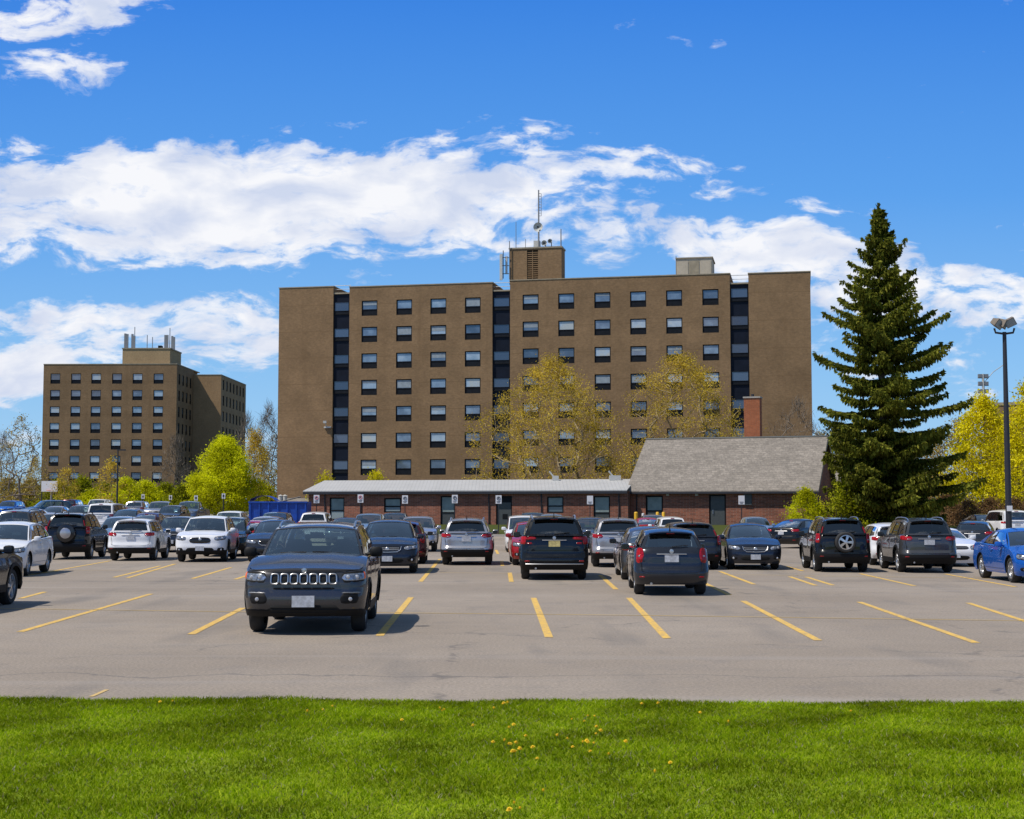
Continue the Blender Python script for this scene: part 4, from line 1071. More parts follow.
m.col(m.ramp(oi.outputs['Random'], [(0, (.02, .03, .04)), (.4, (.10, .14, .17)), (1, (.30, .36, .38))])); m.set(Roughness=.08); m.b.inputs['Specular IOR Level'].default_value = .8; M['pane_dark'] = m.m

m = NT('strip_pane'); oi = m.n('ShaderNodeObjectInfo')
m.col(m.ramp(oi.outputs['Random'], [(0, (.02, .035, .07)), (.5, (.045, .07, .12)), (1, (.09, .13, .20))])); m.set(Roughness=.06); m.b.inputs['Specular IOR Level'].default_value = .9; M['pane_strip'] = m.m

class Plane:
    """a vertical facade: origin, direction along it, outward normal towards the camera"""
    def __init__(s, o, yaw):
        s.o = Vector(o); s.u = Vector((math.cos(yaw), -math.sin(yaw), 0)); s.n = Vector((-math.sin(yaw), -math.cos(yaw), 0))
    def P(s, u, z, d=0.0): q = s.o + s.u * u - s.n * d; return Vector((q.x, q.y, z))       # d: depth behind the face
    def uz(s, px, py, d=0.0):
        r = ray(px, py); o = s.o - s.n * d; t = (o.dot(s.n) - cam.location.x * 0) / 1
        den = r.x * s.n.x + r.y * s.n.y; t = (o.x * s.n.x + o.y * s.n.y) / den
        q = Vector((r.x * t, r.y * t, 0)); return ((q - o).dot(s.u) if True else 0), CAMH + r.z * t
    def box(s, mb, u0, u1, z0, z1, d0, d1):
        ps = [s.P(u, z, d) for z in (z0, z1) for d in (d0, d1) for u in (u0, u1)]
        mb.add(ps, [(0, 1, 3, 2), (4, 6, 7, 5), (0, 4, 5, 1), (2, 3, 7, 6), (0, 2, 6, 4), (1, 5, 7, 3)])
    def wall(s, mb, u0, u1, z0, z1, holes, reveal=.2, d=0.0):
        us = sorted({round(x, 4) for x in [u0, u1] + [h for hh in holes for h in hh[:2]] if u0 <= x <= u1})
        zs = sorted({round(x, 4) for x in [z0, z1] + [h for hh in holes for h in hh[2:]] if z0 <= x <= z1})
        for a, b in zip(us[:-1], us[1:]):
            for c_, e in zip(zs[:-1], zs[1:]):
                mu, mz = (a + b) / 2, (c_ + e) / 2
                if any(h[0] < mu < h[1] and h[2] < mz < h[3] for h in holes): continue
                mb.add([s.P(a, c_, d), s.P(b, c_, d), s.P(b, e, d), s.P(a, e, d)], [(0, 1, 2, 3)])
        for a, b, c_, e in holes:
            for (p, q) in (((a, c_), (b, c_)), ((b, c_), (b, e)), ((b, e), (a, e)), ((a, e), (a, c_))):
                mb.add([s.P(*p, d), s.P(*q, d), s.P(*q, d + reveal), s.P(*p, d + reveal)], [(0, 1, 2, 3)])
    def window(s, parent, a, b, c_, e, d=.12, low=.40, mat='pane', name='window', fr=.10, lowmat='panel'):
        m_ = MB(); 
        s.box(m_, a, a + fr, c_, e, d - .05, d + .05); s.box(m_, b - fr, b, c_, e, d - .05, d + .05)
        s.box(m_, a + fr, b - fr, e - fr, e, d - .048, d + .05); s.box(m_, a + fr, b - fr, c_, c_ + fr, d - .048, d + .05)
        zm = c_ + (e - c_) * low
        if low: s.box(m_, a + fr, b - fr, zm - fr / 2, zm + fr / 2, d - .046, d + .05)
        w_ = m_.build(name, M['frame'], parent)
        m_ = MB(); s.box(m_, a + fr, b - fr, (zm + fr / 2) if low else c_ + fr, e - fr, d, d + .04); m_.build('pane', M[mat], w_)
        if mat == 'pane' and low == .40 and rnd.random() < .3:
            m_ = MB(); zz_ = e - fr - (e - fr - zm) * rnd.choice([.3, .45, .6, .9]); s.box(m_, a + fr + .01, b - fr - .01, zz_, e - fr - .005, d - .012, d - .004); m_.build('blind', M['blind'], w_)
        if low:
            m_ = MB(); s.box(m_, a + fr, b - fr, c_ + fr, zm - fr / 2, d - .01, d + .04); m_.build('lower_panel', M[lowmat], w_)
        return w_

# ------------------------------------------------------------------ the tall building
YAW = R(11.4)
FP = Plane((at(278, 400, 155).x, 155, 0), YAW)
root = empty('apartment_tower', (FP.o.x, FP.o.y, 0)); tag(root, 'wide nine-storey tan brick tower with dark window strips, behind the low brick buildings', 'building')
def kid(mb, name, mat, parent=None, **k):
    o = mb.build(name, M[mat], None, **k)
    p_ = parent or root
    o.parent = p_; o.matrix_parent_inverse = Matrix.Translation(root.location).inverted() if p_ == root else Matrix.Identity(4)
    return o
for o_ in (): pass
# keep it simple: geometry is written in world space, so the building empties sit at the origin of their own frames
root.location = (0, 0, 0)
def U(px, py=400): return FP.uz(px, py)[0]
def Zf(px, py): return FP.uz(px, py)[1]
uA0, uA1 = U(278), U(332.5); uC0, uC1 = U(348.7), U(492.3); uE0, uE1 = U(510), U(731); uG0, uG1 = U(749.7), U(812)
ztop_ = 25.6; zE = 25.75
wcw = [(361, 376.8), (395.8, 411.6), (430, 446), (464.7, 480.5)]
wce = [(522.6, 538.7), (558.4, 574.6), (594.7, 610.9), (630.6, 646.8), (666.8, 683), (703.2, 719.6)]
topC = Zf(440, 298.4); pitch = 2.82; wh = 1.63
def rows(zt, n): return [(zt - i * pitch - wh, zt - i * pitch) for i in range(n)]
holesC = [(U(a), U(b), r0, r1) for a, b in wcw for r0, r1 in rows(topC, 8)]
topE = Zf(640, 291.2)
holesE = [(U(a), U(b), r0, r1) for a, b in wce for r0, r1 in rows(topE, 8)]
wm = MB()
FP.wall(wm, uA0, uA1, 3.2, ztop_ + .12, []); FP.wall(wm, uC0, uC1, .3, ztop_, holesC); FP.wall(wm, uE0, uE1, .3, zE, holesE); FP.wall(wm, uG0, uG1, .3, ztop_ + .1, [])
REC = .45
for u_, zt_ in ((uA0, ztop_ + .12), (uA1, ztop_ + .12), (uC0, ztop_), (uC1, ztop_), (uE0, zE), (uE1, zE), (uG0, ztop_ + .1), (uG1, ztop_ + .1)):
    wm.add([FP.P(u_, .3, 0), FP.P(u_, .3, REC + .02), FP.P(u_, zt_, REC + .02), FP.P(u_, zt_, 0)], [(0, 1, 2, 3)])
for a, b, zt_ in ((uA0, uA1, ztop_ + .12), (uC0, uC1, ztop_), (uE0, uE1, zE), (uG0, uG1, ztop_ + .1)):
    FP.box(wm, a, b, .3, zt_ - .003, REC, 17)
kid(wm, 'wall', 'tan_brick')
pm = MB()
for a, b, zt_ in ((uA0, uA1, ztop_ + .12), (uC0, uC1, ztop_), (uE0, uE1, zE), (uG0, uG1, ztop_ + .1)): FP.box(pm, a - .06, b + .06, zt_, zt_ + .10, -.05, 17)
kid(pm, 'parapet', 'parapet')
bm_ = MB(); FP.box(bm_, uA0, uA1 - 2.2, 2.2, 3.2, .02, 1.0); FP.box(bm_, uA0 + .02, uA0 + .6, .4, 2.2, .02, .8); FP.box(bm_, uA0, uA1 - 2, .4, 3.19, 2.5, 3.0); kid(bm_, 'entrance_canopy', 'beige')
for a, b, c_, e in holesC + holesE: FP.window(root, a, b, c_, e)
for k, (a, b, zt_) in enumerate(((uA1, uC0, 294.5), (uC1, uE0, 291.8), (uE1, uG0, 284.5))):
    zt2 = FP.uz((333 + 348) / 2 if k == 0 else (501 if k == 1 else 740), zt_, REC)[1]
    sm = MB(); FP.box(sm, a, b, .3, zt2, REC - .2, REC); FP.box(sm, a, b, .3, zt2 - .2, REC, 16)
    s_ = kid(sm, 'curtain_wall', 'strip')
    cm = MB(); FP.box(cm, a, b, zt2 + .003, zt2 + .16, REC - .35, 16); kid(cm, 'strip_cap', 'parapet')
    rm_ = MB(); rm_.tube([FP.P(a, zt2 + .95, REC), FP.P(b, zt2 + .95, REC)], .035, 6); rm_.tube([FP.P(a, zt2 + .55, REC), FP.P(b, zt2 + .55, REC)], .03, 6); kid(rm_, 'railing', 'tank')
    zt3 = (topC if k < 2 else topE + .1) - .05
    for i in range(8):
        zz = zt3 - i * pitch
        FP.window(root, a + .08, b - .08, zz - 1.35, zz, d=REC - .27, low=.28, name='strip_window', fr=.05, mat='pane_strip')
# rooftop: penthouse, louvre, antennas
PD = 2.0
def Up(px, py=260, d=PD): return FP.uz(px, py, d)[0]
def Zp(px, py, d=PD): return FP.uz(px, py, d)[1]
ph = MB(); a, b = Up(509.5), Up(561.5); zt_ = Zp(535, 248.5); lv = (Up(527), Up(538), ztop_ + .1, zt_ - .15)
FP.wall(ph, a, b, zE - .1, zt_, [lv], .3, PD); FP.box(ph, a, b, zE - .1, zt_ - .003, PD + .3, PD + 2.2)
ph.add([FP.P(a, zE, PD), FP.P(a, zE, PD + .3), FP.P(a, zt_, PD + .3), FP.P(a, zt_, PD)], [(0, 1, 2, 3)]); ph.add([FP.P(b, zE, PD), FP.P(b, zE, PD + .3), FP.P(b, zt_, PD + .3), FP.P(b, zt_, PD)], [(0, 1, 2, 3)])
pho = kid(ph, 'penthouse', 'tan_brick')
cp = MB(); FP.box(cp, a - .08, b + .08, zt_, zt_ + .16, PD - .08, PD + 2.3); kid(cp, 'penthouse_cap', 'parapet')
lm = MB()
nn = int((lv[3] - lv[2]) / .22)
for i in range(nn): FP.box(lm, lv[0], lv[1], lv[2] + i * .22, lv[2] + i * .22 + .10, PD + .06, PD + .2)
FP.box(lm, (lv[0] + lv[1]) / 2 - .04, (lv[0] + lv[1]) / 2 + .04, lv[2], lv[3], PD + .04, PD + .22)
kid(lm, 'louvre', 'tan_brick'); lb = MB(); FP.box(lb, lv[0], lv[1], lv[2], lv[3], PD + .25, PD + .29); kid(lb, 'louvre_back', 'panel')
roofroot = root
def whip(px, y0_, y1_, r_=.035, d=PD + 1, parent=None, name='antenna'):
    u_ = Up(px, 260, d); mb_ = MB().tube([FP.P(u_, Zp(px, y0_, d), d), FP.P(u_, Zp(px, y1_, d), d)], [r_ * 1.3, r_], 6); return kid(mb_, name, 'metal_grey', smooth=True)
whip(516, 249, 222); whip(509.5, 279, 241, .05, PD - .2); whip(525.5, 248, 239, .03); whip(561, 250, 229, .06); whip(538.7, 249, 190, .08)
mb_ = MB()
for i in range(9):
    z_ = Zp(538.7, 216 - i * 2.8, PD + 1); u_ = Up(538.7, 260, PD + 1); mb_.tube([FP.P(u_, z_, PD + 1), FP.P(u_ + .28, z_, PD + 1)], .03, 5)
mb_.tube([FP.P(Up(538.7, 260, PD + 1) + .28, Zp(538, 216, PD + 1), PD + 1), FP.P(Up(538.7, 260, PD + 1) + .28, Zp(538, 194, PD + 1), PD + 1)], .03, 5); kid(mb_, 'mast_rungs', 'metal_grey')
def dish(px, py, r_, d=PD + .7):
    u_, z_ = Up(px, py, d), Zp(px, py, d); c0 = FP.P(u_, z_, d); mb_ = MB()
    prof = [(.0001, 0), (r_ * .5, .04), (r_ * .9, .14), (r_, .22), (r_ * 1.0, .26), (r_ * .9, .20), (r_ * .5, .08), (.0001, .04)]
    A = Matrix.Rotation(-YAW, 3, 'Z')
    q = MB().lathe([(a_, -h_) for a_, h_ in prof], axis='y', n=20); mb_.add([A @ Vector(v_) + c0 for v_ in q.v], q.f)
    q = kid(mb_, 'dish', 'tank', smooth=True); hb = MB().box(c0 + FP.n * .30, (.16, .16, .16)); kid(hb, 'feed_horn', 'frame'); return q
dish(538.4, 227.5, .5); dish(544.5, 243.5, .30); dish(550.3, 241.5, .24)
mb_ = MB(); FP.box(mb_, Up(531), Up(537), Zp(534, 247.5), Zp(534, 238), PD + 1.5, PD + 2.2); kid(mb_, 'rooftop_cabinet', 'tank')
mb_ = MB()
for px in (544.5, 550.3): mb_.tube([FP.P(Up(px), zt_, PD + .75), FP.P(Up(px), Zp(px, 241), PD + .75)], .05, 6)
kid(mb_, 'dish_pole', 'dark_metal')
def panel_antenna(px0, px1, y0_, y1_, d):
    mb_ = MB(); FP.box(mb_, Up(px0, 260, d), Up(px1, 260, d), Zp(px0, y0_, d), Zp(px0, y1_, d), d, d + .18); kid(mb_, 'panel_antenna', 'tank')
panel_antenna(499.6, 502.2, 280, 254, PD - .6); panel_antenna(505.3, 507.2, 274, 256, PD - .2)
mb_ = MB()
for z_ in (258, 266, 274): mb_.tube([FP.P(Up(501), Zp(505, z_), PD - .3), FP.P(Up(509.7), Zp(505, z_), PD - .1)], .04, 6)
mb_.tube([FP.P(Up(503.8), Zp(503.8, 279), PD - .3), FP.P(Up(503.8), Zp(503.8, 251), PD - .3)], .05, 6); kid(mb_, 'antenna_bracket', 'dark_metal')
mm = MB(); a, b = Up(676.5, 265, 4), Up(712, 265, 4); z1_ = Zp(690, 258.5, 4); FP.box(mm, a, b, zE, z1_, 4, 8); kid(mm, 'plant_room', 'beige')
mm = MB(); FP.box(mm, a - .1, b + .1, z1_, z1_ + .12, 3.9, 8.1); kid(mm, 'plant_room_cap', 'parapet')
for a_, b_, mt_ in ((677.5, 688, 'beige'), (689, 699, 'parapet'), (700.5, 711, 'beige')):
    mm = MB(); FP.box(mm, Up(a_, 265, 4), Up(b_, 265, 4), zE + .2, z1_ - .25, 3.95, 4.0); kid(mm, 'plant_room_door', mt_)
mm = MB(); mm.tube([FP.P(Up(666.5, 270, 4), zE + .7, 4.5), FP.P(Up(677, 270, 4), zE + .7, 4.5)], .16, 8); mm.tube([FP.P(Up(676, 270, 4), zE, 4.2), FP.P(Up(676, 270, 4), z1_ + .3, 4.2)], .05, 6); kid(mm, 'vent_pipe', 'metal_grey')
mm = MB(); u_ = U(327.5); z_ = Zf(327, 427); FP.box(mm, u_ - .3, u_ + .45, z_ - .12, z_ + .05, -.25, 0); mm.tube([FP.P(u_, z_, -.2), FP.P(u_ - .1, z_ + .5, -.5)], .05, 6); mm.box(FP.P(u_ - .1, z_ + .5, -.5), (.35, .3, .25)); kid(mm, 'floodlight', 'tank')

# ------------------------------------------------------------------ the distant tower on the left
LP = Plane((at(43, 400, 247).x, 247, 0), R(1.5))
root2 = empty('distant_tower'); tag(root2, 'distant L-shaped tan brick tower at the left with rooftop antennas', 'building')
root = root2
FP2 = FP; FP = LP
u1 = FP.uz(176.5, 400)[0]; zT = 26.7
cols_ = [54.9, 75.6, 95.8, 116.6, 137.2, 158.2]
hol = []
for cx_ in cols_:
    for i in range(8):
        zt_ = FP.uz(cx_, 373.5 + i * 16.45)[1]
        hol.append((FP.uz(cx_ - 4.9, 400)[0], FP.uz(cx_ + 4.9, 400)[0], zt_ - 1.75, zt_))
wm = MB(); FP.wall(wm, 0, u1, 5.4, zT, [h for h in hol if h[2] > 5.5], .15)
EP = Plane(FP.P(u1, 0, 0), FP.P and 0)   # the right-hand face looks along +u
D1 = 11.5
class Side:
    def __init__(s, o, yaw): s.o = Vector(o); s.u = Vector((math.sin(yaw), math.cos(yaw), 0)); s.n = Vector((math.cos(yaw), -math.sin(yaw), 0))
for nm_ in ('P', 'box', 'wall', 'window', 'uz'): setattr(Side, nm_, getattr(Plane, nm_))
SP = Side(FP.P(u1, 0, 0), R(1.5))
sh = []
zs_ = sorted({(round(h[2], 3), round(h[3], 3)) for h in hol if h[2] > 5.5}, reverse=True)
for i in range(4):
    for r0, r1 in zs_: sh.append((1.2 + i * 2.6, 2.2 + i * 2.6, r0, r1))
SP.wall(wm, 0, D1, 5.4, zT, sh, .15)
FP.box(wm, .02, u1 - .4, 5.4, zT - .003, .4, 16)
wu0 = u1; WP = Plane(FP.P(u1, 0, D1), R(1.5)); wu1 = WP.uz(221, 400)[0]; zW = 25.9
kid(wm, 'wall', 'tan_brick'); wm = MB(); WP.wall(wm, 0, wu1, 4, zW, [])
SP2 = Side(WP.P(wu1, 0, 0), R(1.5)); D2 = 21
sh2 = []
for i in range(7):
    for r0, r1 in zs_: sh2.append((1.3 + i * 2.8, 2.4 + i * 2.8, r0, r1))
SP2.wall(wm, 0, D2, 4, zW, sh2, .15); WP.box(wm, -4, wu1 - .4, 4, zW - .003, .4, D2)
kid(wm, 'wing_wall', 'wing_brick_lit')
bs = MB(); FP.box(bs, -.05, u1 + .05, 3.6, 5.4, -.05, 16); SP.box(bs, 0, D1, 3.6, 5.39, -.04, .5); WP.box(bs, 0, wu1, 2.4, 3.99, -.02, 4); kid(bs, 'base_band', 'beige')
lowm = MB(); FP.box(lowm, .3, u1 - .3, 1.5, 3.6, .3, 15); kid(lowm, 'ground_floor', 'panel')
for h in hol:
    if h[2] > 5.5: FP.window(root2, *h, low=.36, mat='pane')
for h in sh: SP.window(root2, *h, low=.36, mat='pane_dark')
nlim = 0
for h in sh2: SP2.window(root2, *h, low=0, mat='pane_dark', name='wing_window')
pc = MB(); FP.box(pc, -.05, u1 + .05, zT, zT + .15, -.05, 16); WP.box(pc, .06, wu1 + .05, zW, zW + .15, -.05, D2); kid(pc, 'parapet', 'parapet')
a, b = FP.uz(122.5, 355, 1.5)[0], FP.uz(170, 355, 1.5)[0]; z0_, z1_ = zT, FP.uz(150, 349, 1.5)[1]
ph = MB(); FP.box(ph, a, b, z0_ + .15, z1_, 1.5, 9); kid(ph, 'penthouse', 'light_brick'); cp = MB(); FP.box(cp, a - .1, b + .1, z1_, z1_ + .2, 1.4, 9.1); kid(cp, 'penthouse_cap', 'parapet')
for px, y1_ in ((125.2, 333.5), (127.3, 334), (132.3, 334), (134.2, 336), (165.3, 335), (167.3, 335), (172.2, 336), (174, 337)):
    u_ = FP.uz(px, 340, 2.5)[0]; za, zb_ = FP.uz(px, 349.5, 2.5)[1], FP.uz(px, y1_, 2.5)[1]
    mb_ = MB(); FP.box(mb_, u_ - .16, u_ + .16, za, zb_, 2.4, 2.7); kid(mb_, 'panel_antenna', 'metal_grey')
for px, y1_ in ((134.6, 327), (147.2, 335), (152.5, 337), (169.8, 328)):
    u_ = FP.uz(px, 340, 3)[0]; mb_ = MB().tube([FP.P(u_, zT + 2, 3), FP.P(u_, FP.uz(px, y1_, 3)[1], 3)], .07, 5); kid(mb_, 'antenna', 'metal_grey')
mb_ = MB(); FP.box(mb_, FP.uz(158, 347, 2)[0], FP.uz(161.5, 347, 2)[0], z1_, FP.uz(160, 345.5, 2)[1], 2, 3); kid(mb_, 'rooftop_box', 'frame')
FP = FP2

# ------------------------------------------------------------------ the low brick buildings
YB = R(13)
GP = Plane((22.5 - 39.8 * math.cos(YB), 107 + 39.8 * math.sin(YB), 0), YB)
zg = .62; zEv = 3.42
def g_u(px): return GP.uz(px, 505)[0]
def g_z(px, py): return GP.uz(px, py)[1]
uj = g_u(628)
# long flat-roofed wing
root = empty('brick_annex'); tag(root, 'long low red brick annex with a pale metal roof and a row of doors', 'building')
hs_ = [(g_u(a), g_u(b), g_z(a, c_), g_z(a, e), k) for a, b, e, c_, k in ((329.6, 344.4, 497.5, 520, 'w'), (384, 401, 498, 512.5, 'w'), (440.5, 455, 496, 526, 'd'), (496, 512, 496, 526, 'e'), (547, 563.5, 496.5, 513, 'w'), (593.5, 610, 496, 519, 'd'))]
for i_, h in enumerate(hs_):
    if h[4] in 'de': hs_[i_] = (h[0], h[1], zg + .02, h[3], h[4])
    elif h[2] < zg + .3: hs_[i_] = (h[0], h[1], zg + .3, h[3], h[4])
uL = g_u(308.5)
wm = MB(); GP.wall(wm, uL, uj, zg - .4, zEv - .05, [h[:4] for h in hs_], .18); GP.box(wm, uL, uj, zg - .4, zEv - .052, .5, 9); 
wm.add([GP.P(uL, zg - .4, 0), GP.P(uL, zg - .4, .5), GP.P(uL, zEv - .05, .5), GP.P(uL, zEv - .05, 0)], [(0, 1, 2, 3)])
kid(wm, 'wall', 'red_brick')
M['door_grey'] = mat_plain('door_grey', (.055, .062, .062), .5); M['door_pale'] = mat_plain('pale_shade', (.22, .27, .26), .5, var=.2, scale=2)
for h in hs_:
    if h[4] == 'e':
        w_ = GP.window(root, *h[:4], low=0, mat='panel', name='door', fr=.10); mb_ = MB(); GP.box(mb_, h[0] + .1, h[1] - .1, h[2] + .1, h[3] - .5, .10, .14); kid(mb_, 'door_leaf', 'door_grey', w_)
        mb_ = MB(); GP.box(mb_, h[0] + .5, h[0] + .9, h[2] + .55, h[2] + .95, .085, .10); kid(mb_, 'door_vent', 'frame', w_)
    else: GP.window(root, *h[:4], low=.42 if h[4] == 'w' else .45, mat='door_pale', name='window' if h[4] == 'w' else 'glazed_door', fr=.10, lowmat='pane_dark' if h[4] == 'w' else 'door_grey')
m = NT('metal_roof'); v = m.tex(); a_ = m.noise(v, .8, 4, .6); wv = m.n('ShaderNodeTexWave', wave_type='BANDS', bands_direction='X'); wv.inputs['Scale'].default_value = 1.1; wv.inputs['Distortion'].default_value = .3; m.l(v, wv.inputs['Vector'])
m.col(m.mix(m.mix((.34, .34, .34), (.46, .46, .46), a_), m.ramp(wv.outputs['Fac'], [(.0, (.78, .78, .78)), (.25, (1, 1, 1))]), .6, 'MULTIPLY')); m.set(Roughness=.6); M['metal_roof'] = m.m
rf = MB(); ov = .35
def roofq(mb, u0, u1_, d0, z0, d1, z1, th=.08):
    mb.add([GP.P(u0, z0, d0), GP.P(u1_, z0, d0), GP.P(u1_, z1, d1), GP.P(u0, z1, d1), GP.P(u0, z0 - th, d0), GP.P(u1_, z0 - th, d0), GP.P(u1_, z1 - th, d1), GP.P(u0, z1 - th, d1)],
           [(0, 1, 2, 3), (7, 6, 5, 4), (0, 4, 5, 1), (1, 5, 6, 2), (2, 6, 7, 3), (3, 7, 4, 0)])
roofq(rf, uL - .35, uj - .02, -ov, zEv, 4.5, zEv + .92); roofq(rf, uL - .35, uj - .02, 4.5, zEv + .917, 9.5, zEv)
kid(rf, 'roof', 'metal_roof')
fs = MB(); GP.box(fs, uL - .35, uj - .02, zEv - .28, zEv - .085, -ov - .02, -ov + .08); kid(fs, 'fascia', 'dark_metal')
for px in (325, 361, 489, 541.5, 619):
    mb_ = MB(); u_ = g_u(px); mb_.tube([GP.P(u_, zg, -.06), GP.P(u_, zEv - .2, -.06)], .05, 6); kid(mb_, 'downpipe', 'dark_metal')
for px, py in ((555.5, 482), (615, 480.5)):
    mb_ = MB(); q_ = GP.P(GP.uz(px, py, 4)[0], zEv + .95, 4); mb_.box(q_, (.5 if px < 600 else .9, .4, .5)); mb_.tube([q_, q_ + Vector((-.5, 0, .6))], .07, 6); kid(mb_, 'roof_vent', 'tank')
# gabled building
GPA = GP; YG = R(18.5); GP = Plane((22.5 - 30 * math.cos(YG), 107 + 30 * math.sin(YG), 0), YG); uj = GP.uz(627.5, 505)[0]
root = empty('gabled_brick_house'); tag(root, 'low red brick building with steep grey shingle gable roof and chimney', 'building')
ur = g_u(814.5); dep = 13.0; zR = 7.62
hs_ = [(g_u(645.6), g_u(663), zg + .02, g_z(650, 495.5), 'd'), (g_u(709), g_u(726), zg + .02, g_z(717, 494.5), 'e')]
wm = MB(); GP.wall(wm, uj + .03, ur, zg - .4, zEv - .05, [h[:4] for h in hs_], .18, -.02)
for u_, d_ in ((ur, 0), (uj + .03, 0)):
    wm.add([GP.P(u_, zg - .4, -.02), GP.P(u_, zg - .4, dep), GP.P(u_, zEv, dep), GP.P(u_, zR - .25, dep / 2), GP.P(u_, zEv - .05, -.02)], [(0, 1, 2, 3, 4)])
GP.box(wm, uj + .2, ur - .2, zg - .4, zEv - .3, .4, dep)
kid(wm, 'wall', 'red_brick')
w_ = GP.window(root, *hs_[0][:4], low=.50, mat='door_pale', name='window', fr=.12, lowmat='door_grey')
w_ = GP.window(root, *hs_[1][:4], low=0, mat='door_grey', name='door', fr=.12)
mb_ = MB(); GP.box(mb_, hs_[1][0] + .12, hs_[1][1] - .12, hs_[1][2] + .12, hs_[1][3] - .45, .06, .10); kid(mb_, 'door_leaf', 'door_grey', w_); mb_ = MB(); mb_.tube([GP.P(hs_[1][0] + .3, zg + 1, 0), GP.P(hs_[1][0] + .3, zg + 1.3, 0)], .03, 6); kid(mb_, 'handle', 'chrome', w_)
m = NT('shingle'); v = m.tex(); tc_ = m.n('ShaderNodeTexCoord'); sp_ = m.n('ShaderNodeSeparateXYZ'); m.l(tc_.outputs['Object'], sp_.inputs[0]); cb = m.n('ShaderNodeCombineXYZ'); m.l(sp_.outputs['X'], cb.inputs[0]); m.l(sp_.outputs['Z'], cb.inputs[1])
br = m.n('ShaderNodeTexBrick'); br.inputs['Color1'].default_value = (.255, .226, .195, 1); br.inputs['Color2'].default_value = (.190, .168, .145, 1); br.inputs['Mortar'].default_value = (.16, .147, .13, 1); br.inputs['Scale'].default_value = 1; br.inputs['Brick Width'].default_value = .42; br.inputs['Row Height'].default_value = .17; br.inputs['Mortar Size'].default_value = .012; m.l(cb.outputs[0], br.inputs['Vector'])
a_ = m.noise(v, 5, 5, .75); b_ = m.noise(v, .5, 4, .6)
c = m.mix(br.outputs['Color'], m.ramp(a_, [(.3, (.6, .6, .6)), (.7, (1.35, 1.35, 1.35))]), .9, 'MULTIPLY'); c = m.mix(c, m.ramp(b_, [(.3, (.85, .85, .85)), (.7, (1.12, 1.12, 1.12))]), .9, 'MULTIPLY'); m.col(c); m.set(Roughness=.95); M['shingle'] = m.m
rf = MB(); u0_, u1_ = uj - .05, ur + .35
slope = (zR - zEv) / (dep / 2)
roofq(rf, u0_, u1_, -.38, zEv - .08, dep / 2, zR, .12); roofq(rf, u0_, u1_, dep / 2, zR - .003, dep + .5, zEv - .08, .12)
rfo = kid(rf, 'roof', 'shingle')
rc = MB(); rc.tube([GP.P(u0_, zR + .01, dep / 2), GP.P(u1_, zR + .01, dep / 2)], .09, 8); kid(rc, 'ridge_cap', 'door_grey')
bg_ = MB()
for d0, z0, d1, z1 in ((-.5, zEv - .12, dep / 2, zR - .04), (dep / 2, zR - .04, dep + .5, zEv - .12)):
    bg_.add([GP.P(u1_ + .02, z0 - .22, d0), GP.P(u1_ + .02, z1 - .22, d1), GP.P(u1_ + .02, z1, d1), GP.P(u1_ + .02, z0, d0)], [(0, 1, 2, 3)])
kid(bg_, 'barge_board', 'beige')
gt = MB(); GP.box(gt, u0_, u1_, zEv - .30, zEv - .16, -.50, -.38); kid(gt, 'gutter', 'dark_metal')
mb_ = MB(); mb_.tube([GP.P(g_u(637), zg, -.1), GP.P(g_u(637), zEv - .2, -.1)], .05, 6); kid(mb_, 'downpipe', 'dark_metal')
# chimney, on the rear slope by the ridge
dC = dep / 2 + 1.2
a, b = GP.uz(744, 420, dC)[0], GP.uz(759.8, 420, dC)[0]; zc = GP.uz(752, 398, dC)[1]
ch = MB(); GP.box(ch, a, b, zR - 2, zc, dC, dC + 1.1); cho = kid(ch, 'chimney', 'chimney_brick'); ch = MB(); GP.box(ch, a - .06, b + .06, zc, zc + .12, dC - .06, dC + 1.16); kid(ch, 'chimney_cap', 'concrete', cho)
ch = MB(); ch.tube([GP.P((a + b) / 2, zc + .1, dC + .5), GP.P((a + b) / 2, zc + .35, dC + .5)], .12, 8); kid(ch, 'flue', 'dark_metal', cho)
eb = MB(); GP.box(eb, g_u(744), g_u(752), g_z(745, 505), g_z(745, 494), -.16, -.03); kid(eb, 'utility_box', 'door_grey')
for px in (668, 697, 803):
    wl = MB(); u_ = g_u(px); GP.box(wl, u_ - .1, u_ + .1, g_z(px, 494.5) - .1, g_z(px, 494.5) + .1, -.17, -.03); kid(wl, 'wall_lamp', 'tank')
# rear shed with a second shingle roof, seen right of the gable
root = empty('rear_shed'); tag(root, 'small grey-roofed building behind the gable end, partly hidden by the spruce', 'building')
wm = MB(); GP.box(wm, ur + .2, ur + 5.5, zg, 4.4, 13, 19); kid(wm, 'wall', 'red_brick'); rf = MB(); roofq(rf, ur - .2, ur + 6, 12.5, 4.3, 16, 6.6); roofq(rf, ur - .2, ur + 6, 16, 6.597, 19.5, 4.3); kid(rf, 'roof', 'shingle')
# brown building far right
root = empty('far_brick_block'); tag(root, 'plain brown brick block at the right edge behind the yellow trees', 'building')
BP = Plane((at(985, 400, 190).x, 190, 0), R(30)); wm = MB(); BP.box(wm, 0, 40, 1, CAMH + 104 / F * 190, 0, 20); kid(wm, 'wall', 'tan_brick'); wm = MB(); BP.box(wm, -.1, 40, CAMH + 104 / F * 190, CAMH + 104 / F * 190 + .4, -.1, 20); kid(wm, 'parapet', 'parapet')
for i in range(6):
    BP.window(root, 3 + i * 5, 5 + i * 5, 9, 11, d=-.06, low=.4)

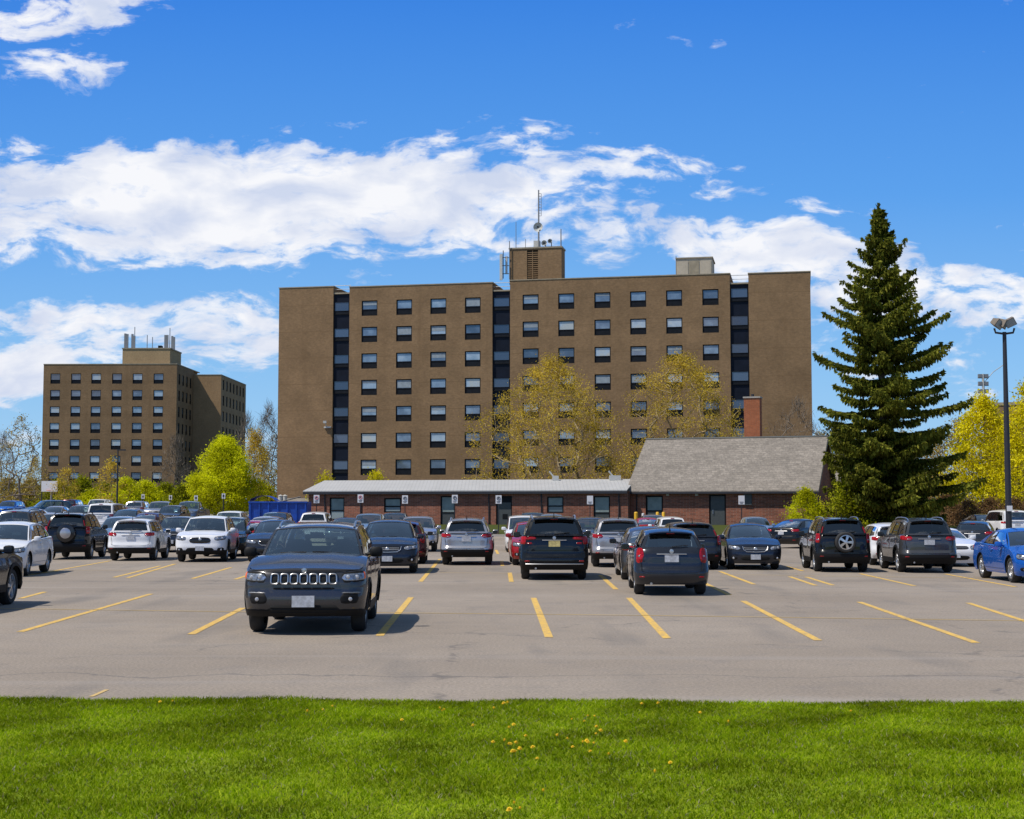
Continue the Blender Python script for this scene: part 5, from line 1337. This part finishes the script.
# ------------------------------------------------------------------ street furniture
def thing(name, loc, label, cat, group=None, rz=0.0): e = empty(name, loc, rz); tag(e, label, cat, group); return e
M['sign_white'] = mat_plain('sign_white', (.72, .72, .74), .5, var=.06); M['sign_red'] = mat_plain('sign_red', (.55, .05, .04), .5); M['sign_black'] = mat_plain('sign_black', (.02, .02, .025), .5)
sg_pos = [(316.5, 499, 'r', 'first parking sign from the left on the brick annex, beside the blue container'), (360.5, 498.5, 'r', 'parking sign with a red mark between the first two annex windows'), (405, 499.5, 'k', 'parking sign with black marks right of the second annex window'), (454.8, 499, 'k', 'parking sign in front of the first glazed annex door'), (498.6, 499.5, 'k', 'parking sign beside the grey solid annex door'), (590, 500, 's', 'parking sign left of the last annex door'), (741.5, 500, 's', 'white sign before the dark utility box of the gabled building')]
for px, py, k, lb in sg_pos:
    q = at(px, py, 103 - (.23 * (px - 512) / 1450 * 103)); base_z = gz(q.x, q.y)
    e = thing('parking_sign', (q.x, q.y, base_z), lb, 'sign'); zz = q.z - base_z; h2 = .30; w2 = .21
    MB().tube([(0, .03, 0), (0, .03, zz + .2)], .035, 6).build('post', M['dark_metal'], e, smooth=True)
    pl = MB().box((0, 0, zz), (w2 * 2, .02, h2 * 2)).build('plate', M['sign_white'], e)
    mk = MB()
    if k in 'rk':
        ring_ = [(.115 * math.cos(t), -.014, zz + .08 + .115 * math.sin(t)) for t in [2 * math.pi * j / 16 for j in range(17)]]
        mk.tube(ring_, .022, 5); mk.build('ring_mark', M['sign_red' if k == 'r' else 'sign_black'], pl)
        mk = MB().box((-.025, -.014, zz + .08), (.03, .006, .13)); mk.box((.015, -.014, zz + .115), (.06, .006, .025)); mk.box((.015, -.014, zz + .075), (.06, .006, .025)); mk.box((.04, -.0145, zz + .095), (.022, .006, .06))
    for j in range(2): mk.box((0, -.014, zz - .14 - j * .08), (.28 - .08 * j, .006, .035))
    mk.build('marks', M['sign_black'], pl)
for px, py, lb in ((143, 496.5, 'small white lot sign left in front of the green shrub row'), (170.5, 497.5, 'small white lot sign left of the bright green tree'), (223.5, 496, 'small white lot sign in front of the bright green tree'), (196, 498, 'small white lot sign at the left side of the bright green tree')):
    q = at(px, py, 134 if px < 180 else 118); bz = gz(q.x, q.y); e = thing('lot_sign', (q.x, q.y, bz), lb, 'sign')
    MB().tube([(0, .03, 0), (0, .03, q.z - bz + .2)], .05, 6).build('post', M['dark_metal'], e); pl = MB().box((0, 0, q.z - bz), (.28, .02, .42)).build('plate', M['sign_white'], e); MB().box((0, -.014, q.z - bz), (.14, .006, .18)).build('marks', M['sign_black'], pl)
M['yellow'] = mat_plain('bollard_yellow', (.70, .40, .02), .6)
for px, wd, lb in ((636, .13, 'yellow bollard left of the white and red post'), (657.5, .11, 'yellow bollard at the left of the pair by the gabled building window'), (663.5, .11, 'yellow bollard at the right of the pair by the gabled building window')):
    q = at(px, 514, 101); e = thing('bollard', (q.x, q.y, gz(q.x, q.y) + .05), lb, 'bollard')
    hh = q.z - e.location.z + .15; MB().lathe([(wd, 0), (wd, hh - .06), (wd * .7, hh - .01), (.001, hh)], n=14).build('post', M['yellow'], e, smooth=True); MB().lathe([(wd + .004, hh * .55), (wd + .004, hh * .68)], n=14).build('band', M['sign_black'], e)
q = at(643, 513.5, 101); e = thing('striped_post', (q.x, q.y, gz(q.x, q.y) + .05), 'short white post with a red band beside the yellow bollards', 'post'); hh = q.z - e.location.z
MB().lathe([(.09, 0), (.09, hh), (.001, hh + .03)], n=12).build('post', M['sign_white'], e, smooth=True); MB().lathe([(.095, hh * .35), (.095, hh * .7)], n=12).build('band', M['sign_red'], e)
# roll-off container
M['dump_blue'] = mat_plain('container_blue', (.003, .055, .34), .5, var=.3, scale=2)
a, b = at(249, 505, 104), at(307, 505, 104); zt_ = at(260, 501.5, 104).z; g0 = gz(a.x + 2, 104)
e = thing('waste_container', ((a.x + b.x) / 2, 104, g0), 'large blue steel waste container beside the brick annex', 'container'); wd = b.x - a.x; hh = zt_ - g0
mb_ = MB()
for sx, sy, dx_, dy_ in ((0, 0, wd, .06), (0, 2.2, wd, .06), (-wd / 2 + .03, 1.1, .06, 2.14), (wd / 2 - .03, 1.1, .06, 2.14)): mb_.box((sx, sy, hh / 2 + .08), (dx_, dy_, hh - .16))
mb_.box((0, 1.1, .2), (wd - .1, 2.2, .1)); mb_.build('hull', M['dump_blue'], e)
mb_ = MB()
for i in range(7): mb_.box((-wd / 2 + .1 + (wd - .2) * i / 6, -.075, hh / 2 + .08), (.10, .09, hh - .2))
mb_.box((0, -.09, hh - .05), (wd + .05, .12, .12)); mb_.box((0, -.09, .2), (wd + .05, .12, .12)); mb_.build('ribs', M['dump_blue'], e)
mb_ = MB(); mb_.grid(lambda i, j: (-wd / 2 + 1.9 * i / 8, j * .35, hh + .05 + .38 * math.sin(math.pi * i / 8) ** .7), 8, 6); mb_.build('tarpaulin', M['dump_blue'], e, smooth=True)
mb_ = MB(); mb_.tube([(.2, .3, hh), (wd / 2 - .5, .3, hh + .35)], .05, 6); mb_.build('lift_arm', M['dark_metal'], e)
# vent pipes at the tower entrance
for px, lb in ((280.5, 'left galvanised vent pipe beside the tower entrance canopy'), (285, 'right galvanised vent pipe beside the tower entrance canopy')):
    q = at(px, 494.5, 140); e = MB().lathe([(.22, 0), (.22, q.z - gz(q.x, 140) - .15), (.26, q.z - gz(q.x, 140) - .12), (.001, q.z - gz(q.x, 140))], n=12).build('vent_pipe', M['tank'], smooth=True); e.location = (q.x, 140, gz(q.x, 140)); tag(e, lb, 'pipe')
# basketball hoop
q = at(49.5, 486.3, 158); g0 = gz(q.x, q.y); e = thing('basketball_hoop', (q.x, q.y, g0), 'basketball hoop with white backboard on a grey post at the far left', 'basketball hoop')
zz = q.z - g0; MB().box((0, 0, zz), (1.75, .05, 1.15)).build('backboard', M['sign_white'], e); MB().tube([(0, .7, 0), (0, .7, zz - .3), (0, .05, zz - .1)], .11, 8).build('post', M['metal_grey'], e)
MB().tube([(.23 * math.cos(t), -.3 + .23 * math.sin(t), zz - .45) for t in [2 * math.pi * j / 14 for j in range(15)]], .025, 5).build('rim', M['amber'], e)
MB().tube([(-1.05, .7, 0), (-1.05, .7, zz + .3)], .06, 6).build('side_post', M['dark_metal'], e)
# slim lamp post
q = at(118, 450, 140); g0 = gz(q.x, 140); e = thing('lamp_post', (q.x, 140, g0), 'slim dark lamp post in front of the distant tower', 'lamp post'); hh = q.z - g0
MB().tube([(0, 0, 0), (0, 0, hh)], [.10, .06], 8).build('pole', M['dark_metal'], e); MB().box((.35, 0, hh), (.8, .3, .12)).build('lamp_head', M['dark_metal'], e)
# tall floodlight pole on the right
q = ground_pt(1010, 570.5); Zp_ = q.y; tp = at(1007, 332, Zp_); e = thing('floodlight_pole', (q.x, Zp_, 0), 'tall dark floodlight pole rising behind the bright blue sedan', 'light pole')
hh = tp.z; MB().lathe([(.14, 0), (.14, .12), (.10, .13), (.09, hh * .5), (.06, hh)], n=14).build('pole', M['dark_metal'], e, smooth=True)
MB().lathe([(.3, 0), (.3, .35), (.28, .4), (.12, .401)], n=18).build('footing', M['concrete'], e, smooth=True)
st = MB().box((0, -.105, 1.95), (.17, .02, .17)).build('sticker', M['sign_white'], e)
MB().tube([(-.32, 0, hh + .12), (-.28, 0, hh - .02), (0, 0, hh - .06), (.28, 0, hh - .02), (.32, 0, hh + .12)], .035, 8).build('bracket', M['dark_metal'], e, smooth=True)
M['lamp_grey'] = mat_plain('lamp_housing', (.16, .13, .10), .6)
for x_, rz_, rx_ in ((-.24, R(35), R(28)), (.20, R(-25), R(-24)), (-.08, R(60), R(10))):
    mb_ = MB(); A = Matrix.Rotation(rz_, 3, 'Z') @ Matrix.Rotation(rx_, 3, 'Y') @ Matrix.Rotation(R(25), 3, 'X')
    pts_ = [(-.16, -.14, -.12), (.16, -.14, -.12), (.16, -.14, .14), (-.16, -.14, .14), (-.11, .16, -.08), (.11, .16, -.08), (.11, .16, .10), (-.11, .16, .10)]
    mb_.add([A @ Vector(p_) + Vector((x_, 0, hh + .27 + (.05 if x_ > 0 else 0))) for p_ in pts_], [(0, 1, 2, 3), (7, 6, 5, 4), (0, 4, 5, 1), (1, 5, 6, 2), (2, 6, 7, 3), (3, 7, 4, 0)])
    lo_ = mb_.build('lamp_head', M['lamp_grey'], e); mb_ = MB(); mb_.add([A @ Vector((p_[0] * .88, -.145, p_[2] * .88)) + Vector((x_, 0, hh + .27 + (.05 if x_ > 0 else 0))) for p_ in pts_[:4]], [(0, 1, 2, 3)]); mb_.build('lens', M['pane_dark'], lo_)
# distant stadium mast
q = at(984.5, 440, 230); tp = at(984.5, 374, 230); e = thing('stadium_mast', (q.x, 230, gz(q.x, 230)), 'distant slim floodlight mast between the spruce and the light pole', 'light mast'); hh = tp.z - e.location.z
MB().tube([(0, 0, 0), (0, 0, hh)], [.35, .2], 8).build('pole', M['tank'], e)
mb_ = MB()
for i in range(4):
    for s_ in (-.5, .5): mb_.box((s_, 0, hh - .3 - i * 1.2), (.6, .4, .55))
    mb_.box((0, 0, hh - .65 - i * 1.2), (1.7, .2, .1))
mb_.build('lamp_rack', M['metal_grey'], e); MB().tube([(0, 0, hh - 1.5), (1.6, 0, hh + .3), (3.2, 0, hh + 1.4)], .06, 5).build('boom', M['metal_grey'], e)

# ------------------------------------------------------------------ trees
M['bark'] = mat_plain('bark', (.10, .075, .05), .95, var=.4, scale=5); M['bark_grey'] = mat_plain('bark_grey', (.17, .14, .11), .95, var=.3, scale=5); M['twig'] = mat_plain('pale_twig', (.30, .23, .13), .95, var=.3, scale=4)
M['leaf_lime'] = mat_leaf('leaf_lime', (.52, .54, .006), (.70, .72, .010), (.84, .84, .04), .48, .5, .55)
M['leaf_olive'] = mat_leaf('leaf_olive', (.45, .31, .03), (.62, .45, .05), (.76, .60, .12), .45, .45, .62)
M['leaf_yellow'] = mat_leaf('leaf_yellow', (.60, .52, .006), (.80, .71, .010), (.90, .82, .05), .45, .4, .6)
M['leaf_green'] = mat_leaf('leaf_green', (.20, .24, .008), (.34, .36, .012), (.48, .48, .04), .35, .5, .45)
M['leaf_tan'] = mat_leaf('leaf_tan', (.30, .21, .05), (.42, .31, .07), (.52, .42, .14), .3, .5, .6)
M['leaf_bronze'] = mat_leaf('leaf_bronze', (.16, .08, .04), (.22, .13, .06), (.30, .20, .10), .3, .6, .6)
M['needle'] = mat_leaf('needle', (.095, .115, .016), (.175, .195, .026), (.32, .31, .05), .35, .35, .42)
M['needle_far'] = M['needle']

def leaf_cloud(name, C, size, mat, rng, parent, long=1.0, dirs=None):
    n = len(C); a = rng.normal(size=(n, 3)); a /= np.linalg.norm(a, axis=1)[:, None]
    if dirs is not None: a = dirs + a * .35; a /= np.linalg.norm(a, axis=1)[:, None]
    b = rng.normal(size=(n, 3)); b -= a * (a * b).sum(1)[:, None]; b /= np.linalg.norm(b, axis=1)[:, None] + 1e-9
    s_ = (size * rng.uniform(.6, 1.3, n))[:, None]
    a = a * s_ * long; b = b * s_ * .5
    V = np.stack([C - a * .5, C + b * .55, C + a * .5, C - b * .55], 1).reshape(-1, 3)
    Fc = np.arange(n * 4).reshape(n, 4)
    return raw_mesh(name, V, Fc, mat, parent)

def tree(name, label, loc, h, rx, leaf_mat, bark, seed, n_tips=260, leaves=60, leaf=.16, sig=.45, base=.18, top_narrow=.5, trunk_r=.22, group=None, cat='tree', ry=None, twig_r=.012, lobes=7, stems=1, bare=False, egg=.42, sharp=1.0):
    rng = np.random.default_rng(seed); root_ = empty(name, loc); tag(root_, label, cat, group); ry = ry or rx
    # crown targets: an uneven envelope made of lobes
    T = []
    ph_ = rng.uniform(0, 6.28, 6)
    while len(T) < n_tips:
        z = rng.uniform(base * .75, 1.0); t = (z - base * .75) / (1 - base * .75)
        prof = (math.sin(math.pi * min(1, t ** egg * 1.0) ** 1.0) ** .75 if t < 1 else 0)
        prof = max(.06, prof) * (1 if t < .5 else 1 - (t - .5) * top_narrow * .6)
        th = rng.uniform(0, 6.283); lob = 1 + .18 * math.sin(3 * th + ph_[0] + 4 * z) + .14 * math.sin(5 * th + ph_[1] - 7 * z) + .10 * math.sin(9 * z + ph_[2])
        r_ = math.sqrt(rng.uniform(.15, 1)) * prof * lob
        T.append((r_ * rx * math.cos(th), r_ * ry * math.sin(th), z * h + rng.normal() * .02 * h))
    T = np.array(T); T = T[np.argsort(np.hypot(np.hypot(T[:, 0], T[:, 1]), (T[:, 2] - base * h) * .8))]
    nodes = [np.array([0, 0, 0.0])]; par = [-1]
    nt = 7
    for s_ in range(stems):
        last = 0; dx_, dy_ = (rng.normal(0, .04, 2) * h) if stems == 1 else (rng.normal(0, .16, 2) * rx * 2)
        for i in range(1, nt):
            t = i / (nt - 1) * (.62 if stems == 1 else .5)
            nodes.append(np.array([dx_ * t + rng.normal() * .012 * h, dy_ * t + rng.normal() * .012 * h, t * h])); par.append(last); last = len(nodes) - 1
    tips = []
    for q in T:
        N_ = np.array(nodes); d = q - N_; dist = np.linalg.norm(d, axis=1); up = d[:, 2] / (dist + 1e-6)
        cost = dist * (1 + 1.3 * np.clip(.25 - up, 0, 2)) ; cost[N_[:, 2] < base * h * .55] += 100
        k = int(np.argmin(cost)); p0 = N_[k]; L_ = dist[k]
        ns = max(1, int(L_ / (h * .05))); last = k
        for i in range(1, ns + 1):
            f = i / ns; pt = p0 + (q - p0) * f; 
            if i < ns: pt = pt + rng.normal(size=3) * .012 * h * min(1, L_ / h * 4); pt[2] -= 0.0
            else: pt = q
            nodes.append(pt); par.append(last); last = len(nodes) - 1
        tips.append(last)
    n = len(nodes); w_ = np.zeros(n); child = [0] * n
    for i in range(n - 1, 0, -1):
        w_[i] = max(w_[i], 1.0) ; w_[par[i]] += w_[i]
    rad = twig_r * np.power(np.maximum(w_, 1), .46); rad *= trunk_r / rad[0] if rad[0] > trunk_r else 1; rad = np.maximum(rad, twig_r)
    # tubes: each node joined to its parent by a 5-sided tapering section
    k5 = 5; V = np.zeros((n - 1, 2 * k5, 3)); ang = np.arange(k5) / k5 * 2 * np.pi
    P1 = np.array(nodes)[1:]; P0 = np.array([nodes[par[i]] for i in range(1, n)]); d = P1 - P0; d /= np.linalg.norm(d, axis=1)[:, None] + 1e-9
    ax = np.where(np.abs(d[:, 2:3]) < .9, np.array([[0, 0, 1.0]]), np.array([[1.0, 0, 0]])); u_ = np.cross(d, ax); u_ /= np.linalg.norm(u_, axis=1)[:, None]; v_ = np.cross(d, u_)
    r1 = rad[1:]; r0 = np.minimum(np.array([rad[par[i]] for i in range(1, n)]), r1 * 1.5)
    for j in range(k5):
        o_ = u_ * math.cos(ang[j]) + v_ * math.sin(ang[j]); V[:, j] = P0 + o_ * r0[:, None]; V[:, k5 + j] = P1 + o_ * r1[:, None]
    b0 = np.arange(n - 1)[:, None] * 2 * k5
    Fc = np.concatenate([b0 + np.array([j, (j + 1) % k5, k5 + (j + 1) % k5, k5 + j]) for j in range(k5)], 0)
    raw_mesh('trunk', V.reshape(-1, 3), Fc, bark, root_, True)
    if not bare and leaves:
        C = []
        pts_ = np.array(nodes)[1:]; thin = w_[1:] <= 3
        src = np.concatenate([np.array([nodes[t] for t in tips]), pts_[thin]])
        idx = rng.integers(0, len(src), n_tips * leaves); C = src[idx] + rng.normal(size=(n_tips * leaves, 3)) * sig * np.array([1, 1, .8])
        C = C[C[:, 2] > .25]
        leaf_cloud('crown', C, leaf, leaf_mat, rng, root_)
    elif bare:
        # fine twigs for a bare crown
        src = np.array([nodes[t] for t in tips]); m_ = len(src) * leaves; s0 = src[rng.integers(0, len(src), m_)] + rng.normal(size=(m_, 3)) * sig * .5
        dr = rng.normal(size=(m_, 3)) * .5 + np.array([0, 0, .7]) + (s0 - np.array([0, 0, h * .5])) / h; dr /= np.linalg.norm(dr, axis=1)[:, None]
        e_ = s0 + dr * rng.uniform(.3, 1, m_)[:, None] * sig * 2; sd_ = rng.normal(size=(m_, 3)) * .012
        V = np.stack([s0 - sd_, s0 + sd_, e_], 1).reshape(-1, 3); raw_mesh('crown', V, np.arange(m_ * 3).reshape(-1, 3), leaf_mat, root_)
    return root_
def copy_tree(src, name_label, loc, rz, sc_, group=None):
    r_ = src.copy(); COL.objects.link(r_); r_.location = loc; r_.rotation_euler = (0, 0, rz); r_.scale = (sc_, sc_, sc_ * rnd.uniform(.92, 1.08)); r_['label'] = name_label
    if group: r_['group'] = group
    for c_ in list(src.children):
        k = c_.copy(); COL.objects.link(k); k.parent = r_
        for g_ in c_.children:
            d_ = g_.copy(); COL.objects.link(d_); d_.parent = k
    return r_
def gloc(px, Z): q = at(px, 510, Z); return (q.x, Z, gz(q.x, Z))
tree('deciduous_tree', 'bright yellow-green leafy tree in the far left lot before the distant tower', gloc(224, 128), 7.1, 2.85, M['leaf_lime'], M['bark'], 11, n_tips=300, leaves=170, leaf=.16, sig=.33, base=.12, trunk_r=.17, egg=.72, top_narrow=0)
tree('budding_tree', 'big budding olive-yellow tree behind the annex, left one of the two', gloc(552, 128), 14.4, 7.2, M['leaf_olive'], M['twig'], 22, n_tips=560, leaves=58, leaf=.15, sig=.38, base=.14, trunk_r=.24, top_narrow=.1, twig_r=.024, stems=3, egg=.55)
tree('budding_tree', 'big budding olive-yellow tree behind the ridge of the gabled roof, right one of the two', gloc(682, 131), 14.8, 7.4, M['leaf_olive'], M['twig'], 35, n_tips=540, leaves=52, leaf=.15, sig=.38, base=.14, trunk_r=.24, top_narrow=.1, twig_r=.024, stems=3, egg=.6)
tree('budding_tree', 'small yellow budding tree behind the left end of the annex', gloc(325, 124), 4.4, 1.5, M['leaf_yellow'], M['bark'], 5, n_tips=60, leaves=50, leaf=.17, sig=.25, trunk_r=.08)
tree('budding_tree', 'small yellow budding tree behind the annex below the first window column', gloc(376, 126), 4.5, 2.1, M['leaf_yellow'], M['bark'], 6, n_tips=70, leaves=44, leaf=.17, sig=.27, trunk_r=.08)
tree('bare_tree', 'bare brown tree against the right end of the tall tower', gloc(800, 128), 10.5, 3.6, M['bark_grey'], M['bark_grey'], 8, n_tips=170, leaves=10, sig=.5, bare=True, twig_r=.014, trunk_r=.16, egg=.6)
tree('deciduous_tree', 'bright yellow leafy tree left of the floodlight pole', gloc(985, 116), 10.0, 3.6, M['leaf_yellow'], M['bark'], 41, n_tips=320, leaves=60, leaf=.21, sig=.38, base=.10, trunk_r=.15, stems=3, egg=.5, twig_r=.016)
tree('deciduous_tree', 'bright yellow leafy tree cut off by the right edge of the photo', gloc(1035, 112), 10.8, 3.8, M['leaf_yellow'], M['bark'], 42, n_tips=340, leaves=60, leaf=.21, sig=.38, base=.10, trunk_r=.15, stems=3, egg=.5, twig_r=.016)
tree('shrub', 'yellow-green shrub in front of the right end of the gabled building', gloc(806, 99), 3.0, 1.75, M['leaf_lime'], M['bark'], 51, n_tips=120, leaves=70, leaf=.13, sig=.22, base=.05, trunk_r=.07, stems=3, cat='shrub')
tree('shrub', 'low bronze shrub at the corner of the gabled building', gloc(828, 101), 2.3, 1.3, M['leaf_bronze'], M['bark'], 52, n_tips=60, leaves=50, leaf=.12, sig=.2, base=.05, trunk_r=.06, stems=3, cat='shrub')
tree('deciduous_tree', 'mid green leafy tree growing in front of the spruce foot', gloc(853, 96), 4.6, 1.9, M['leaf_green'], M['bark'], 53, n_tips=150, leaves=70, leaf=.17, sig=.30, base=.06, trunk_r=.09, stems=3)
# row of shrubs before the distant tower
sx = [(58, 5.0, 2.6, 'leaf_green'), (82, 5.6, 2.6, 'leaf_green'), (104, 4.6, 2.4, 'leaf_green'), (126, 5.4, 2.6, 'leaf_lime'), (146, 4.9, 2.5, 'leaf_lime'), (166, 4.5, 2.4, 'leaf_green'), (184, 4.3, 2.2, 'leaf_green'), (30, 5.2, 2.7, 'leaf_tan'), (8, 5.6, 2.9, 'leaf_tan'), (262, 4.8, 2.4, 'leaf_green'), (42, 3.8, 2.6, 'leaf_green'), (115, 3.6, 2.6, 'leaf_lime'), (93, 3.4, 2.4, 'leaf_lime')]
for i, (px, h_, r_, mt_) in enumerate(sx):
    tree('shrub', 'green or tan shrub in the row before the distant tower', gloc(px, 176 + (i % 3) * 4), h_ * .74, r_ * 1.15, M[mt_], M['bark'], 60 + i, n_tips=110, leaves=62, leaf=.26, sig=.36, base=.05, trunk_r=.08, stems=3, cat='shrub', group='shrubs before the distant tower')
tree('budding_tree', 'small olive budding tree beside the slim lamp post', gloc(110, 150), 5.9, 1.9, M['leaf_olive'], M['bark_grey'], 77, n_tips=70, leaves=26, leaf=.18, sig=.28, trunk_r=.09, base=.3)
tree('budding_tree', 'thin olive budding tree at the left corner of the distant tower', gloc(66, 158), 5.2, 1.9, M['leaf_olive'], M['bark_grey'], 79, n_tips=70, leaves=24, leaf=.18, sig=.28, trunk_r=.08, base=.25)
bt = tree('bare_tree', 'tall pale tree with budding branches at the left edge of the photo', gloc(20, 165), 11.2, 4.6, M['leaf_tan'], M['bark_grey'], 81, n_tips=300, leaves=9, leaf=.2, sig=.35, trunk_r=.22, base=.2, twig_r=.02)
b2 = tree('bare_tree', 'tangled bare brown tree at the corner of the distant tower wing', gloc(174, 190), 9.6, 2.9, M['bark_grey'], M['bark_grey'], 83, n_tips=260, leaves=12, sig=.5, bare=True, twig_r=.018, trunk_r=.2, base=.1, stems=2)
b3 = tree('bare_tree', 'bare grey tree just left of the tall tower', gloc(268, 180), 12.8, 3.4, M['bark_grey'], M['bark_grey'], 84, n_tips=300, leaves=12, sig=.55, bare=True, twig_r=.018, trunk_r=.2, base=.15, egg=.55)
b4 = tree('budding_tree', 'yellowish budding tree between the bright green tree and the tall tower', gloc(254, 170), 9.6, 2.6, M['leaf_olive'], M['bark_grey'], 85, n_tips=220, leaves=22, leaf=.2, sig=.35, trunk_r=.14, base=.12)
# woods behind, one tree at a time
gw = 'trees on the horizon behind the lot'
for i, (px, Z, s_) in enumerate([(-20, 210, 1.0), (2, 200, .78), (34, 230, .85), (-45, 190, 1.1), (246, 240, 1.1), (262, 220, .9), (275, 250, 1.2)]):
    copy_tree([bt, b3, b4][i % 3], 'bare or budding tree on the horizon behind the lot', gloc(px, Z), i * 1.7, s_, gw)
b5 = tree('budding_tree', 'budding tree on the horizon right of the tall tower', gloc(838, 150), 9.5, 4.2, M['leaf_tan'], M['bark_grey'], 91, n_tips=220, leaves=30, leaf=.24, sig=.42, trunk_r=.16, base=.08, group='trees behind the spruce')
for i, (px, Z, s_) in enumerate([(860, 160, .9), (905, 150, .85), (935, 165, .9), (960, 150, .95), (1000, 165, 1.0), (1040, 160, 1.2), (885, 170, .9), (820, 170, .9)]):
    copy_tree(b5, 'budding tree on the horizon right of the tall tower', gloc(px, Z), i * 2.1, s_, 'trees behind the spruce')
h1 = tree('shrub', 'dark green shrub in the hedge row at the foot of the spruce', gloc(870, 103), 2.6, 2.2, M['leaf_bronze'], M['bark'], 95, n_tips=110, leaves=60, leaf=.16, sig=.26, base=.04, trunk_r=.06, stems=3, cat='shrub', group='shrubs at the foot of the spruce')
for i, (px, Z, s_) in enumerate([(900, 108, .9), (925, 104, .8), (948, 107, .9), (968, 103, .7), (990, 106, .8), (1015, 104, .8), (1040, 105, .9), (845, 106, .8)]):
    c_ = copy_tree(h1, 'dark green shrub in the hedge row at the foot of the spruce', gloc(px, Z), i * 1.3, s_)

# ------------------------------------------------------------------ the spruce
def spruce(loc, h, rx, seed):
    rng = np.random.default_rng(seed); root_ = empty('spruce_tree', loc); tag(root_, 'tall dark green spruce with drooping boughs, right of the gabled building', 'tree')
    MB().tube([(0, 0, 0), (.05, 0, h * .3), (-.05, .03, h * .7), (0, 0, h * .985)], [.42, .30, .13, .02], 10).build('trunk', M['bark'], root_, smooth=True)
    C = []; D = []; S_ = []; bv = MB()
    z = .6
    while z < h * .985:
        t = z / h
        env = rx * float(np.interp(t, [0, .06, .16, .30, .45, .62, .76, .88, .95, 1], [.72, .85, .97, 1.04, .94, .74, .48, .22, .08, .02]))
        env = max(env, .18)
        nb_ = rng.integers(5, 8) if t < .85 else 5
        ph_ = rng.uniform(0, 6.28)
        for k in range(nb_):
            th = ph_ + k * 2 * math.pi / nb_ + rng.normal() * .25
            side_ = 1 + .17 * math.cos(th) * (1 - t) + .11 * math.sin(th * 2 + 5 * t) + .07 * math.sin(3 * th + 13 * t)
            L_ = env * side_ * rng.uniform(.62, 1.16)
            if rng.uniform() < .12: L_ *= .55
            rise = .40 if t > .8 else (.20 if t > .5 else .04)
            pts_ = []
            ns = max(5, int(L_ / .28))
            for i in range(ns + 1):
                s_ = i / ns; r_ = L_ * s_
                zz = z + rise * L_ * s_ - .30 * L_ * s_ * (1 - .0) * (1 - t * .8) + .26 * L_ * s_ ** 2.2
                pts_.append(np.array([r_ * math.cos(th), r_ * math.sin(th), zz]))
            bv.tube([tuple(p_) for p_ in pts_[::2] + ([pts_[-1]] if ns % 2 else [])], [max(.012, .055 * (1 - t) * (1 - i / ns) + .01) for i in range(0, ns + 1, 2)] + ([.012] if ns % 2 else []), 4)
            dirv = pts_[-1] - pts_[0]; dirv /= np.linalg.norm(dirv) + 1e-9
            lat = np.array([-math.sin(th), math.cos(th), 0])
            for i in range(1, ns + 1):
                s_ = i / ns; wdt = .36 * L_ * (1 - s_) ** .7 * min(1, s_ * 3 + .25) + .14
                wdt = min(wdt, .95)
                for sgn in (-1, 1):
                    m_ = max(2, int(wdt / .11))
                    for q in range(int(m_ * 1.5)):
                        f = (q + rng.uniform(0, 1)) / int(m_ * 1.5) * wdt
                        p_ = pts_[i] + lat * sgn * f * .85 + dirv * (f * .55 + rng.normal() * .06) + np.array([0, 0, -.22 * f * f - rng.uniform(0, .06)])
                        C.append(p_); D.append(dirv * .7 + lat * sgn * .8 + np.array([0, 0, -.15])); S_.append(1.0)
                        if rng.uniform() < .75:      # hanging twigs
                            hl_ = rng.uniform(.06, .34) * (1 - .6 * t)
                            C.append(p_ + np.array([0, 0, -hl_])); D.append(np.array([0, 0, -1.0]) + dirv * .3); S_.append(.9)
        z += (.42 if t < .3 else .60 if t < .8 else .36) * rng.uniform(.7, 1.3)
    # leader shoot
    for i in range(60):
        zz = h * (.93 + .07 * i / 60); th = rng.uniform(0, 6.28); C.append(np.array([.12 * math.cos(th) * (1.1 - i / 60), .12 * math.sin(th) * (1.1 - i / 60), zz])); D.append(np.array([math.cos(th), math.sin(th), 1.0])); S_.append(.8)
    bv.build('branches', M['bark'], root_, smooth=True, recalc=False)
    C, D = np.array(C), np.array(D); D /= np.linalg.norm(D, axis=1)[:, None]
    # two crossed slivers for each twig
    C = np.concatenate([C, C + rng.normal(size=C.shape) * .05]); D = np.concatenate([D, D])
    print('spruce twigs', len(C))
    leaf_cloud('crown', C, .25, M['needle'], rng, root_, long=1.25, dirs=D)
spruce(gloc(884, 96), 22.3, 4.55, 4)
